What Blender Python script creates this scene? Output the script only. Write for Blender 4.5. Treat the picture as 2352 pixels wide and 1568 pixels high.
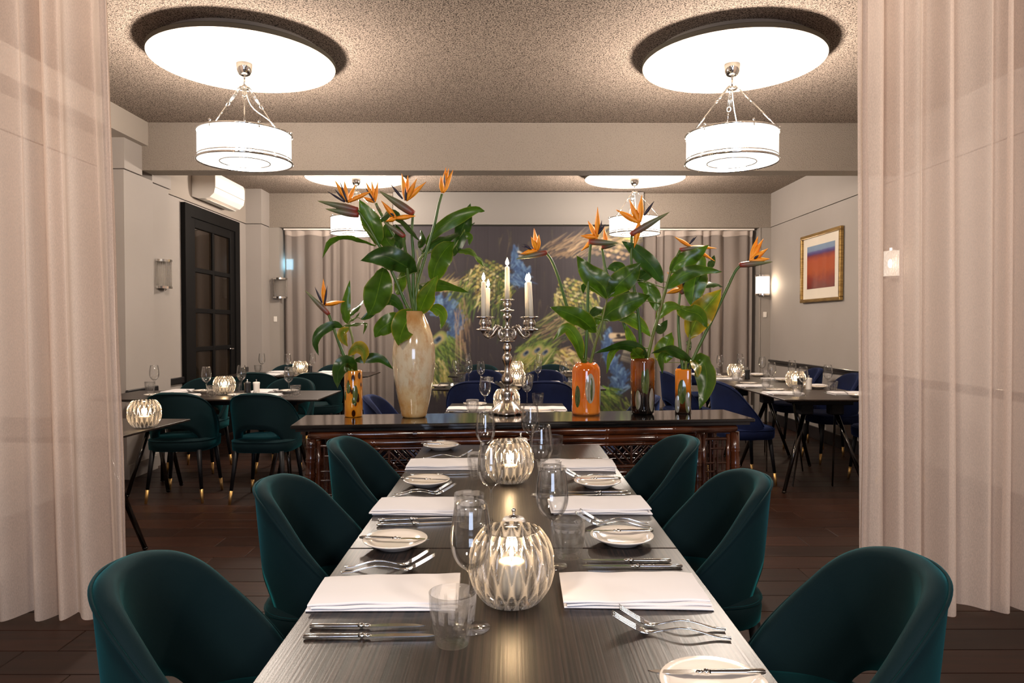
import bpy, math, random
import numpy as np
from mathutils import Vector, Matrix, Euler, noise as mnoise

for _o in list(bpy.data.objects):
    bpy.data.objects.remove(_o)
SC = bpy.context.scene
COL = SC.collection
R = math.radians
PI = math.pi
random.seed(7)

# ------------------------------------------------------------------ camera
W, H, F = 2352, 1568, 1620.0
CAMH = 1.295
cam = bpy.data.cameras.new('camera')
cam.sensor_width = 36.0
cam.lens = F / W * 36.0
cam.clip_start = 0.05
cam.clip_end = 60
camo = bpy.data.objects.new('camera', cam)
COL.objects.link(camo)
camo.location = (0, 0, CAMH)
camo.rotation_euler = (R(90) - math.atan(36 / F), 0, -math.atan(5 / F))
SC.camera = camo
CM = camo.rotation_euler.to_matrix()

def ray(px, py):
    return CM @ Vector(((px - W / 2) / F, -(py - H / 2) / F, -1.0))

def PY(px, py, y):
    """point at depth y on the sight line of a pixel"""
    d = ray(px, py)
    return Vector((0, 0, CAMH)) + d * (y / d.y)

def PZ(px, py, z):
    """point at height z on the sight line of a pixel"""
    d = ray(px, py)
    return Vector((0, 0, CAMH)) + d * ((z - CAMH) / d.z)

# ------------------------------------------------------------------ world, exposure, lights of the front room
wd = bpy.data.worlds.new('world'); SC.world = wd
wd.use_nodes = True
wd.node_tree.nodes['Background'].inputs[0].default_value = (0.35, 0.42, 0.6, 1)
wd.node_tree.nodes['Background'].inputs[1].default_value = 0.05
SC.view_settings.view_transform = 'Standard'
SC.view_settings.look = 'None'
SC.view_settings.gamma = 1
SC.view_settings.use_curve_mapping = False
SC.view_settings.exposure = 0.0
try:
    cy = SC.cycles
    cy.max_bounces = 9
    cy.diffuse_bounces = 4
    cy.glossy_bounces = 4
    cy.transmission_bounces = 8
    cy.transparent_max_bounces = 24
    cy.caustics_reflective = False
    cy.caustics_refractive = False
    cy.sample_clamp_indirect = 4.0
    cy.use_denoising = True
except Exception:
    pass

PEND_W = 265.0      # watts of one pendant
WARM = (1.0, 0.865, 0.745)

def light(name, kind, loc, power, col, size=0.1, rot=(0, 0, 0), size_y=None):
    l = bpy.data.lights.new(name, kind)
    l.energy = power
    l.color = col
    if kind == 'AREA':
        l.shape = 'RECTANGLE' if size_y else 'DISK'
        l.size = size
        if size_y:
            l.size_y = size_y
    else:
        l.shadow_soft_size = size
    o = bpy.data.objects.new(name, l)
    COL.objects.link(o)
    o.location = loc
    o.rotation_euler = rot
    return o

# front room, behind the camera: two ceiling lamps and the window of the rear wall
light('front_ceiling_lamp', 'AREA', (-1.5, -0.7, 2.95), 82, WARM, 0.55, (R(22), 0, 0))
light('front_ceiling_lamp', 'AREA', (1.5, -0.7, 2.95), 82, WARM, 0.55, (R(22), 0, 0))
light('front_window_daylight', 'AREA', (0.2, -2.9, 1.6), 90, (0.62, 0.74, 1.0), 1.8, (R(90), 0, 0), 1.5)

# ------------------------------------------------------------------ materials
def new_mat(name):
    m = bpy.data.materials.new(name)
    m.use_nodes = True
    nt = m.node_tree
    nt.nodes.clear()
    out = nt.nodes.new('ShaderNodeOutputMaterial')
    return m, nt, out

def N(nt, t, **kw):
    n = nt.nodes.new(t)
    for k, v in kw.items():
        if k.startswith('i_'):
            key = k[2:].replace('_', ' ')
            n.inputs[key].default_value = v
        else:
            setattr(n, k, v)
    return n

def c4(c):
    return (c[0], c[1], c[2], 1)

def srgb(r, g, b):
    f = lambda v: ((v / 255 + 0.055) / 1.055) ** 2.4 if v / 255 > 0.04045 else v / 255 / 12.92
    return (f(r), f(g), f(b))

def pbr(name, col, rough=0.5, metal=0.0, coat=0.0, sheen=0.0, sheen_tint=None, spec=0.5,
        noise=None, bump=None, wave=None, trans=0.0):
    """noise=(scale, colour2, low, high[, stretch]); bump=(scale, strength, distance[, stretch])"""
    m, nt, out = new_mat(name)
    b = N(nt, 'ShaderNodeBsdfPrincipled')
    b.inputs['Base Color'].default_value = c4(col)
    b.inputs['Roughness'].default_value = rough
    b.inputs['Metallic'].default_value = metal
    b.inputs['Coat Weight'].default_value = coat
    b.inputs['Coat Roughness'].default_value = 0.08
    b.inputs['Sheen Weight'].default_value = sheen
    b.inputs['Sheen Roughness'].default_value = 0.35
    if sheen_tint:
        b.inputs['Sheen Tint'].default_value = c4(sheen_tint)
    b.inputs['Specular IOR Level'].default_value = spec
    b.inputs['Transmission Weight'].default_value = trans
    nt.links.new(b.outputs[0], out.inputs[0])
    tc = N(nt, 'ShaderNodeTexCoord')
    def vec(stretch):
        mp = N(nt, 'ShaderNodeMapping')
        mp.inputs['Scale'].default_value = stretch
        nt.links.new(tc.outputs['Object'], mp.inputs[0])
        return mp.outputs[0]
    if noise:
        n = N(nt, 'ShaderNodeTexNoise')
        n.inputs['Scale'].default_value = noise[0]
        n.inputs['Detail'].default_value = 5
        nt.links.new(vec(noise[4] if len(noise) > 4 else (1, 1, 1)), n.inputs[0])
        r = N(nt, 'ShaderNodeValToRGB')
        r.color_ramp.elements[0].position = noise[2]
        r.color_ramp.elements[1].position = noise[3]
        r.color_ramp.elements[0].color = c4(col)
        r.color_ramp.elements[1].color = c4(noise[1])
        nt.links.new(n.outputs[0], r.inputs[0])
        nt.links.new(r.outputs[0], b.inputs['Base Color'])
    if bump:
        n = N(nt, 'ShaderNodeTexNoise')
        n.inputs['Scale'].default_value = bump[0]
        n.inputs['Detail'].default_value = 4
        nt.links.new(vec(bump[3] if len(bump) > 3 else (1, 1, 1)), n.inputs[0])
        bp = N(nt, 'ShaderNodeBump')
        bp.inputs['Strength'].default_value = bump[1]
        bp.inputs['Distance'].default_value = bump[2]
        nt.links.new(n.outputs[0], bp.inputs['Height'])
        nt.links.new(bp.outputs[0], b.inputs['Normal'])
    return m

def thin_glass(name, tint=(0.988, 0.99, 0.99), rough=0.015, base=0.045, top=0.5):
    m, nt, out = new_mat(name)
    tr = N(nt, 'ShaderNodeBsdfTransparent'); tr.inputs[0].default_value = c4(tint)
    gl = N(nt, 'ShaderNodeBsdfGlossy'); gl.inputs['Roughness'].default_value = rough
    lw = N(nt, 'ShaderNodeLayerWeight'); lw.inputs['Blend'].default_value = 0.22
    mr = N(nt, 'ShaderNodeMapRange')
    mr.inputs['To Min'].default_value = base
    mr.inputs['To Max'].default_value = top
    nt.links.new(lw.outputs['Fresnel'], mr.inputs[0])
    mx = N(nt, 'ShaderNodeMixShader')
    nt.links.new(mr.outputs[0], mx.inputs[0])
    nt.links.new(tr.outputs[0], mx.inputs[1])
    nt.links.new(gl.outputs[0], mx.inputs[2])
    nt.links.new(mx.outputs[0], out.inputs[0])
    return m

def mix_shader(nt, fac, a, b):
    mx = N(nt, 'ShaderNodeMixShader')
    if isinstance(fac, (int, float)):
        mx.inputs[0].default_value = fac
    else:
        nt.links.new(fac, mx.inputs[0])
    nt.links.new(a, mx.inputs[1])
    nt.links.new(b, mx.inputs[2])
    return mx.outputs[0]

def emit(name, col, strength):
    m, nt, out = new_mat(name)
    e = N(nt, 'ShaderNodeEmission')
    e.inputs[0].default_value = c4(col); e.inputs[1].default_value = strength
    nt.links.new(e.outputs[0], out.inputs[0])
    return m

def popcorn(name, a, b, scale, pits):
    """sprayed vermiculite: coarse grain with dark pits"""
    m, nt, out = new_mat(name)
    p = N(nt, 'ShaderNodeBsdfPrincipled'); p.inputs['Roughness'].default_value = 0.95
    p.inputs['Specular IOR Level'].default_value = 0.1
    tc = N(nt, 'ShaderNodeTexCoord')
    n = N(nt, 'ShaderNodeTexNoise'); n.inputs['Scale'].default_value = scale
    n.inputs['Detail'].default_value = 6; n.inputs['Roughness'].default_value = 0.65
    nt.links.new(tc.outputs['Object'], n.inputs[0])
    r = N(nt, 'ShaderNodeValToRGB')
    r.color_ramp.elements[0].position = pits; r.color_ramp.elements[0].color = c4(b)
    r.color_ramp.elements[1].position = pits + 0.13; r.color_ramp.elements[1].color = c4(a)
    nt.links.new(n.outputs[0], r.inputs[0])
    nt.links.new(r.outputs[0], p.inputs['Base Color'])
    bp = N(nt, 'ShaderNodeBump'); bp.inputs['Strength'].default_value = 0.9; bp.inputs['Distance'].default_value = 0.012
    nt.links.new(n.outputs[0], bp.inputs['Height'])
    nt.links.new(bp.outputs[0], p.inputs['Normal'])
    nt.links.new(p.outputs[0], out.inputs[0])
    return m

def sheer(name, col, transp, transl, weave=420):
    m, nt, out = new_mat(name)
    d = N(nt, 'ShaderNodeBsdfDiffuse'); d.inputs[0].default_value = c4(col)
    t = N(nt, 'ShaderNodeBsdfTranslucent'); t.inputs[0].default_value = c4(col)
    x = N(nt, 'ShaderNodeBsdfTransparent')
    tc = N(nt, 'ShaderNodeTexCoord')
    mp = N(nt, 'ShaderNodeMapping'); mp.inputs['Scale'].default_value = (1, 1, 0.25)
    nt.links.new(tc.outputs['Object'], mp.inputs[0])
    n = N(nt, 'ShaderNodeTexNoise'); n.inputs['Scale'].default_value = weave; n.inputs['Detail'].default_value = 3
    nt.links.new(mp.outputs[0], n.inputs[0])
    mr = N(nt, 'ShaderNodeMapRange')
    mr.inputs['From Min'].default_value = 0.3; mr.inputs['From Max'].default_value = 0.7
    mr.inputs['To Min'].default_value = transp * 0.55; mr.inputs['To Max'].default_value = transp * 1.45
    nt.links.new(n.outputs[0], mr.inputs[0])
    a = mix_shader(nt, transl, d.outputs[0], t.outputs[0])
    nt.links.new(mix_shader(nt, mr.outputs[0], a, x.outputs[0]), out.inputs[0])
    return m

M = {}
M['ceiling'] = popcorn('sprayed_ceiling', srgb(160, 145, 132), srgb(50, 43, 38), 120, 0.41)
M['beam'] = popcorn('sprayed_beam', srgb(147, 136, 125), srgb(130, 120, 109), 110, 0.36)
M['wall'] = pbr('wall_paint', srgb(158, 150, 144), 0.75, noise=(1.2, srgb(152, 144, 137), 0.3, 0.7))
M['wall_warm'] = pbr('wall_upper_paint', srgb(154, 144, 134), 0.8)
M['panel_paint'] = pbr('panel_paint', srgb(122, 117, 112), 0.8)
M['jamb'] = pbr('jamb_paint', srgb(150, 142, 134), 0.7)
M['black_trim'] = pbr('black_trim', (0.012, 0.011, 0.012), 0.35, coat=0.3)
M['door_paint'] = pbr('door_charcoal_paint', (0.006, 0.0056, 0.0056), 0.6, spec=0.08)
M['disc'] = pbr('white_disc', srgb(206, 193, 176), 0.8)
M['disc_mount'] = pbr('disc_mount_grey', srgb(110, 102, 94), 0.8)
M['chrome'] = pbr('polished_chrome', (0.82, 0.8, 0.77), 0.08, 1.0)
M['silver'] = pbr('silver_cutlery', (0.78, 0.76, 0.73), 0.13, 1.0)
M['old_silver'] = pbr('old_silver', (0.62, 0.57, 0.52), 0.2, 1.0, noise=(40, (0.26, 0.21, 0.18), 0.5, 0.72))
M['brass'] = pbr('brass', (0.62, 0.38, 0.14), 0.45, 1.0)
M['gunmetal'] = pbr('dark_polished_metal', (0.08, 0.075, 0.07), 0.12, 1.0)
M['glass'] = thin_glass('clear_glass')
M['tumbler_glass'] = thin_glass('cut_tumbler_glass', (0.988, 0.99, 0.992), 0.02, 0.10, 0.45)
M['pane'] = thin_glass('dark_window_pane', (0.10, 0.09, 0.08), 0.02, 0.05, 0.6)
M['teal'] = pbr('teal_velvet', (0.0006, 0.0082, 0.0105), 0.8, sheen=0.42, sheen_tint=(0.02, 0.34, 0.38), spec=0.15,
                bump=(900, 0.25, 0.002), noise=(5, (0.0013, 0.0105, 0.0130), 0.35, 0.7))
M['navy'] = pbr('navy_velvet', (0.0012, 0.003, 0.015), 0.8, sheen=0.32, sheen_tint=(0.10, 0.20, 0.60), spec=0.15,
                bump=(900, 0.25, 0.002), noise=(5, (0.004, 0.009, 0.042), 0.35, 0.7))
M['black_wood'] = pbr('black_lacquered_wood', (0.005, 0.005, 0.006), 0.5, spec=0.2)
M['napkin'] = pbr('white_linen', srgb(228, 223, 222), 0.9, sheen=0.2, bump=(500, 0.15, 0.001))
M['plate'] = pbr('white_porcelain', srgb(240, 228, 214), 0.12, coat=0.6)
M['wax'] = pbr('candle_wax', srgb(240, 228, 205), 0.45)
M['wick'] = pbr('wick', (0.02, 0.015, 0.01), 0.9)
M['flame'] = emit('candle_flame', (1.0, 0.80, 0.50), 40)
M['white_plastic'] = pbr('white_plastic', srgb(232, 224, 214), 0.35)
M['black_plastic'] = pbr('black_plastic', (0.01, 0.01, 0.011), 0.3)
M['gold_frame'] = pbr('gilt_frame', (0.42, 0.27, 0.09), 0.35, 0.7, noise=(8, (0.20, 0.11, 0.035), 0.4, 0.7, (1, 1, 8)))
M['mat_board'] = pbr('mat_board', srgb(226, 214, 196), 0.9)
M['bamboo'] = pbr('dark_bamboo', (0.085, 0.022, 0.007), 0.22, coat=0.7, noise=(9, (0.022, 0.006, 0.003), 0.42, 0.68, (1, 1, 1)))
M['bamboo_dark'] = pbr('dark_bamboo_slat', (0.05, 0.015, 0.006), 0.28, coat=0.5, noise=(14, (0.015, 0.005, 0.003), 0.4, 0.7))
M['lacquer'] = pbr('black_lacquer', (0.010, 0.008, 0.007), 0.10, coat=0.8, bump=(3, 0.05, 0.004, (1, 1, 1)))
M['sheer_front'] = sheer('cream_sheer', srgb(219, 200, 186), 0.22, 0.35)
M['sheer_back'] = sheer('taupe_sheer', srgb(160, 148, 140), 0.05, 0.3, 200)
M['curtain_header'] = pbr('curtain_header_tape', srgb(176, 162, 152), 0.9)
M['shade'] = None
M['orange'] = pbr('orange_sepal', (1.0, 0.38, 0.02), 0.45, noise=(30, (0.95, 0.27, 0.012), 0.4, 0.7))
M['violet'] = pbr('dark_violet_petal', (0.014, 0.008, 0.026), 0.4)
M['spathe'] = None
M['stem'] = pbr('green_stem', (0.045, 0.115, 0.012), 0.4, noise=(22, (0.10, 0.14, 0.02), 0.4, 0.75, (1, 1, 0.2)))
M['leaf_stem'] = pbr('pale_green_stem', (0.12, 0.17, 0.02), 0.45, noise=(18, (0.16, 0.11, 0.03), 0.45, 0.8))

def leaf_mat(name, a, b, edge):
    m, nt, out = new_mat(name)
    p = N(nt, 'ShaderNodeBsdfPrincipled'); p.inputs['Roughness'].default_value = 0.27
    at = N(nt, 'ShaderNodeAttribute'); at.attribute_name = 'across'
    r = N(nt, 'ShaderNodeValToRGB')
    e = r.color_ramp.elements
    e[0].position = 0.0; e[0].color = c4((a[0] * 2.2 + 0.02, a[1] * 1.7 + 0.02, a[2] * 2))
    e[1].position = 0.05; e[1].color = c4(a)
    x = e.new(0.86); x.color = c4(b)
    x = e.new(1.0); x.color = c4(edge)
    nt.links.new(at.outputs['Fac'], r.inputs[0])
    tc = N(nt, 'ShaderNodeTexCoord')
    n = N(nt, 'ShaderNodeTexNoise'); n.inputs['Scale'].default_value = 18
    nt.links.new(tc.outputs['Object'], n.inputs[0])
    mx = N(nt, 'ShaderNodeMix'); mx.data_type = 'RGBA'; mx.blend_type = 'MULTIPLY'
    mx.inputs[0].default_value = 0.7
    rr = N(nt, 'ShaderNodeValToRGB'); rr.color_ramp.elements[0].position = 0.3; rr.color_ramp.elements[0].color = (0.45, 0.5, 0.4, 1)
    rr.color_ramp.elements[1].position = 0.65
    nt.links.new(n.outputs[0], rr.inputs[0])
    nt.links.new(r.outputs[0], mx.inputs[6]); nt.links.new(rr.outputs[0], mx.inputs[7])
    nt.links.new(mx.outputs[2], p.inputs['Base Color'])
    tl = N(nt, 'ShaderNodeBsdfTranslucent')
    nt.links.new(mx.outputs[2], tl.inputs[0])
    nt.links.new(mix_shader(nt, 0.28, p.outputs[0], tl.outputs[0]), out.inputs[0])
    return m

M['leaf'] = leaf_mat('green_leaf', (0.046, 0.115, 0.007), (0.055, 0.122, 0.007), (0.16, 0.20, 0.02))
M['leaf_dark'] = leaf_mat('dark_green_leaf', (0.022, 0.066, 0.008), (0.026, 0.070, 0.008), (0.08, 0.12, 0.02))
M['leaf_light'] = leaf_mat('light_green_leaf', (0.085, 0.19, 0.010), (0.11, 0.20, 0.012), (0.34, 0.28, 0.02))
M['leaf_yellow'] = leaf_mat('yellowing_leaf', (0.10, 0.17, 0.012), (0.32, 0.24, 0.015), (0.55, 0.32, 0.02))

def m_spathe():
    m, nt, out = new_mat('green_red_bract')
    p = N(nt, 'ShaderNodeBsdfPrincipled'); p.inputs['Roughness'].default_value = 0.4
    at = N(nt, 'ShaderNodeAttribute'); at.attribute_name = 'along'
    r = N(nt, 'ShaderNodeValToRGB'); e = r.color_ramp.elements
    e[0].position = 0.0; e[0].color = (0.28, 0.035, 0.02, 1)
    e[1].position = 0.25; e[1].color = (0.16, 0.09, 0.06, 1)
    x = e.new(0.6); x.color = (0.13, 0.15, 0.08, 1)
    x = e.new(1.0); x.color = (0.18, 0.20, 0.06, 1)
    nt.links.new(at.outputs['Fac'], r.inputs[0]); nt.links.new(r.outputs[0], p.inputs['Base Color'])
    nt.links.new(p.outputs[0], out.inputs[0])
    return m
M['spathe'] = m_spathe()

def m_shade():
    """glass rods lit from inside: light passes through and the rods glow"""
    m, nt, out = new_mat('lit_glass_rods')
    e = N(nt, 'ShaderNodeEmission'); e.inputs[0].default_value = (1.0, 0.93, 0.84, 1); e.inputs[1].default_value = 3.2
    t = N(nt, 'ShaderNodeBsdfTransparent')
    nt.links.new(mix_shader(nt, 0.6, e.outputs[0], t.outputs[0]), out.inputs[0])
    return m
M['shade'] = m_shade()

def m_crystal(name, lit, ior=1.45, clear=0.14, tint=(0.97, 0.96, 0.95)):
    m, nt, out = new_mat(name)
    g = N(nt, 'ShaderNodeBsdfGlass'); g.inputs['IOR'].default_value = ior; g.inputs['Roughness'].default_value = 0.02
    t = N(nt, 'ShaderNodeBsdfTransparent'); t.inputs[0].default_value = c4(tint)
    tl = N(nt, 'ShaderNodeBsdfTranslucent'); tl.inputs[0].default_value = (1, 0.93, 0.85, 1)
    a = mix_shader(nt, clear, g.outputs[0], t.outputs[0])
    nt.links.new(mix_shader(nt, lit, a, tl.outputs[0]), out.inputs[0])
    return m
def m_cut():
    m, nt, out = new_mat('cut_crystal')
    g = N(nt, 'ShaderNodeBsdfGlass'); g.inputs['IOR'].default_value = 1.4; g.inputs['Roughness'].default_value = 0.01
    t = N(nt, 'ShaderNodeBsdfTransparent'); t.inputs[0].default_value = (0.98, 0.975, 0.97, 1)
    gl = N(nt, 'ShaderNodeBsdfGlossy'); gl.inputs['Roughness'].default_value = 0.03
    lw = N(nt, 'ShaderNodeLayerWeight'); lw.inputs['Blend'].default_value = 0.35
    thin = mix_shader(nt, lw.outputs['Fresnel'], t.outputs[0], gl.outputs[0])
    tl = N(nt, 'ShaderNodeBsdfTranslucent'); tl.inputs[0].default_value = (1, 0.93, 0.85, 1)
    a = mix_shader(nt, 0.5, g.outputs[0], thin)
    nt.links.new(mix_shader(nt, 0.025, a, tl.outputs[0]), out.inputs[0])
    return m
M['crystal'] = m_cut()
def m_ridge():
    """clear cuts between brighter ridges: the ridge weight is stored on the mesh"""
    m, nt, out = new_mat('cut_crystal_bowl')
    g = N(nt, 'ShaderNodeBsdfGlass'); g.inputs['IOR'].default_value = 1.3; g.inputs['Roughness'].default_value = 0.02
    t = N(nt, 'ShaderNodeBsdfTransparent'); t.inputs[0].default_value = (0.985, 0.98, 0.975, 1)
    gl = N(nt, 'ShaderNodeBsdfGlossy'); gl.inputs['Roughness'].default_value = 0.04
    lw = N(nt, 'ShaderNodeLayerWeight'); lw.inputs['Blend'].default_value = 0.3
    thin = mix_shader(nt, lw.outputs['Fresnel'], t.outputs[0], gl.outputs[0])
    clear = mix_shader(nt, 0.6, g.outputs[0], thin)
    tl = N(nt, 'ShaderNodeBsdfTranslucent'); tl.inputs[0].default_value = (1, 0.95, 0.9, 1)
    d = N(nt, 'ShaderNodeBsdfDiffuse'); d.inputs[0].default_value = (0.8, 0.78, 0.75, 1)
    b = mix_shader(nt, 0.4, tl.outputs[0], d.outputs[0])
    at = N(nt, 'ShaderNodeAttribute'); at.attribute_name = 'ridge'
    mm = N(nt, 'ShaderNodeMath'); mm.operation = 'MULTIPLY'; mm.inputs[1].default_value = 0.30
    nt.links.new(at.outputs['Fac'], mm.inputs[0])
    nt.links.new(mix_shader(nt, mm.outputs[0], clear, b), out.inputs[0])
    return m
M['crystal_ridge'] = m_ridge()
M['tumbler_glass'] = m_crystal('cut_tumbler_glass', 0.0, 1.35, 0.72, (0.985, 0.988, 0.99))
M['crystal_cut'] = thin_glass('cut_crystal_lens', (0.985, 0.98, 0.975), 0.03, 0.06, 0.6)
M['rod_glass'] = m_crystal('glass_rod', 0.12, 1.45, 0.5)

def m_table():
    m, nt, out = new_mat('grained_dark_tabletop')
    p = N(nt, 'ShaderNodeBsdfPrincipled'); p.inputs['Roughness'].default_value = 0.34; p.inputs['Specular IOR Level'].default_value = 0.33
    tc = N(nt, 'ShaderNodeTexCoord')
    mp = N(nt, 'ShaderNodeMapping'); mp.inputs['Scale'].default_value = (230, 1.6, 1)
    nt.links.new(tc.outputs['Object'], mp.inputs[0])
    n = N(nt, 'ShaderNodeTexNoise'); n.inputs['Scale'].default_value = 1.0; n.inputs['Detail'].default_value = 3
    nt.links.new(mp.outputs[0], n.inputs[0])
    r = N(nt, 'ShaderNodeValToRGB')
    r.color_ramp.elements[0].position = 0.40; r.color_ramp.elements[0].color = (0.006, 0.005, 0.0038, 1)
    r.color_ramp.elements[1].position = 0.62; r.color_ramp.elements[1].color = (0.030, 0.018, 0.0135, 1)
    nt.links.new(n.outputs[0], r.inputs[0]); nt.links.new(r.outputs[0], p.inputs['Base Color'])
    bp = N(nt, 'ShaderNodeBump'); bp.inputs['Strength'].default_value = 0.25; bp.inputs['Distance'].default_value = 0.001
    nt.links.new(n.outputs[0], bp.inputs['Height']); nt.links.new(bp.outputs[0], p.inputs['Normal'])
    nt.links.new(p.outputs[0], out.inputs[0])
    return m
M['table'] = m_table()

def m_floor():
    m, nt, out = new_mat('dark_oak_board')
    p = N(nt, 'ShaderNodeBsdfPrincipled'); p.inputs['Roughness'].default_value = 0.42; p.inputs['Specular IOR Level'].default_value = 0.25
    tc = N(nt, 'ShaderNodeTexCoord'); oi = N(nt, 'ShaderNodeObjectInfo')
    mp = N(nt, 'ShaderNodeMapping'); mp.inputs['Scale'].default_value = (2.2, 34, 1)
    nt.links.new(tc.outputs['Object'], mp.inputs[0])
    ad = N(nt, 'ShaderNodeVectorMath'); ad.operation = 'ADD'
    nt.links.new(mp.outputs[0], ad.inputs[0])
    sc = N(nt, 'ShaderNodeVectorMath'); sc.operation = 'SCALE'; sc.inputs['Scale'].default_value = 40
    nt.links.new(oi.outputs['Location'], sc.inputs[0]); nt.links.new(sc.outputs[0], ad.inputs[1])
    n = N(nt, 'ShaderNodeTexNoise'); n.inputs['Scale'].default_value = 1.0; n.inputs['Detail'].default_value = 5
    nt.links.new(ad.outputs[0], n.inputs[0])
    r = N(nt, 'ShaderNodeValToRGB')
    r.color_ramp.elements[0].position = 0.25; r.color_ramp.elements[0].color = (0.009, 0.0027, 0.0012, 1)
    r.color_ramp.elements[1].position = 0.75; r.color_ramp.elements[1].color = (0.032, 0.0100, 0.0042, 1)
    nt.links.new(n.outputs[0], r.inputs[0])
    hs = N(nt, 'ShaderNodeHueSaturation')
    mr = N(nt, 'ShaderNodeMapRange'); mr.inputs['To Min'].default_value = 0.6; mr.inputs['To Max'].default_value = 1.35
    nt.links.new(oi.outputs['Random'], mr.inputs[0]); nt.links.new(mr.outputs[0], hs.inputs['Value'])
    nt.links.new(r.outputs[0], hs.inputs['Color']); nt.links.new(hs.outputs[0], p.inputs['Base Color'])
    nt.links.new(p.outputs[0], out.inputs[0])
    return m
M['board'] = m_floor()
M['subfloor'] = pbr('subfloor', (0.008, 0.004, 0.003), 0.8)

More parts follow.
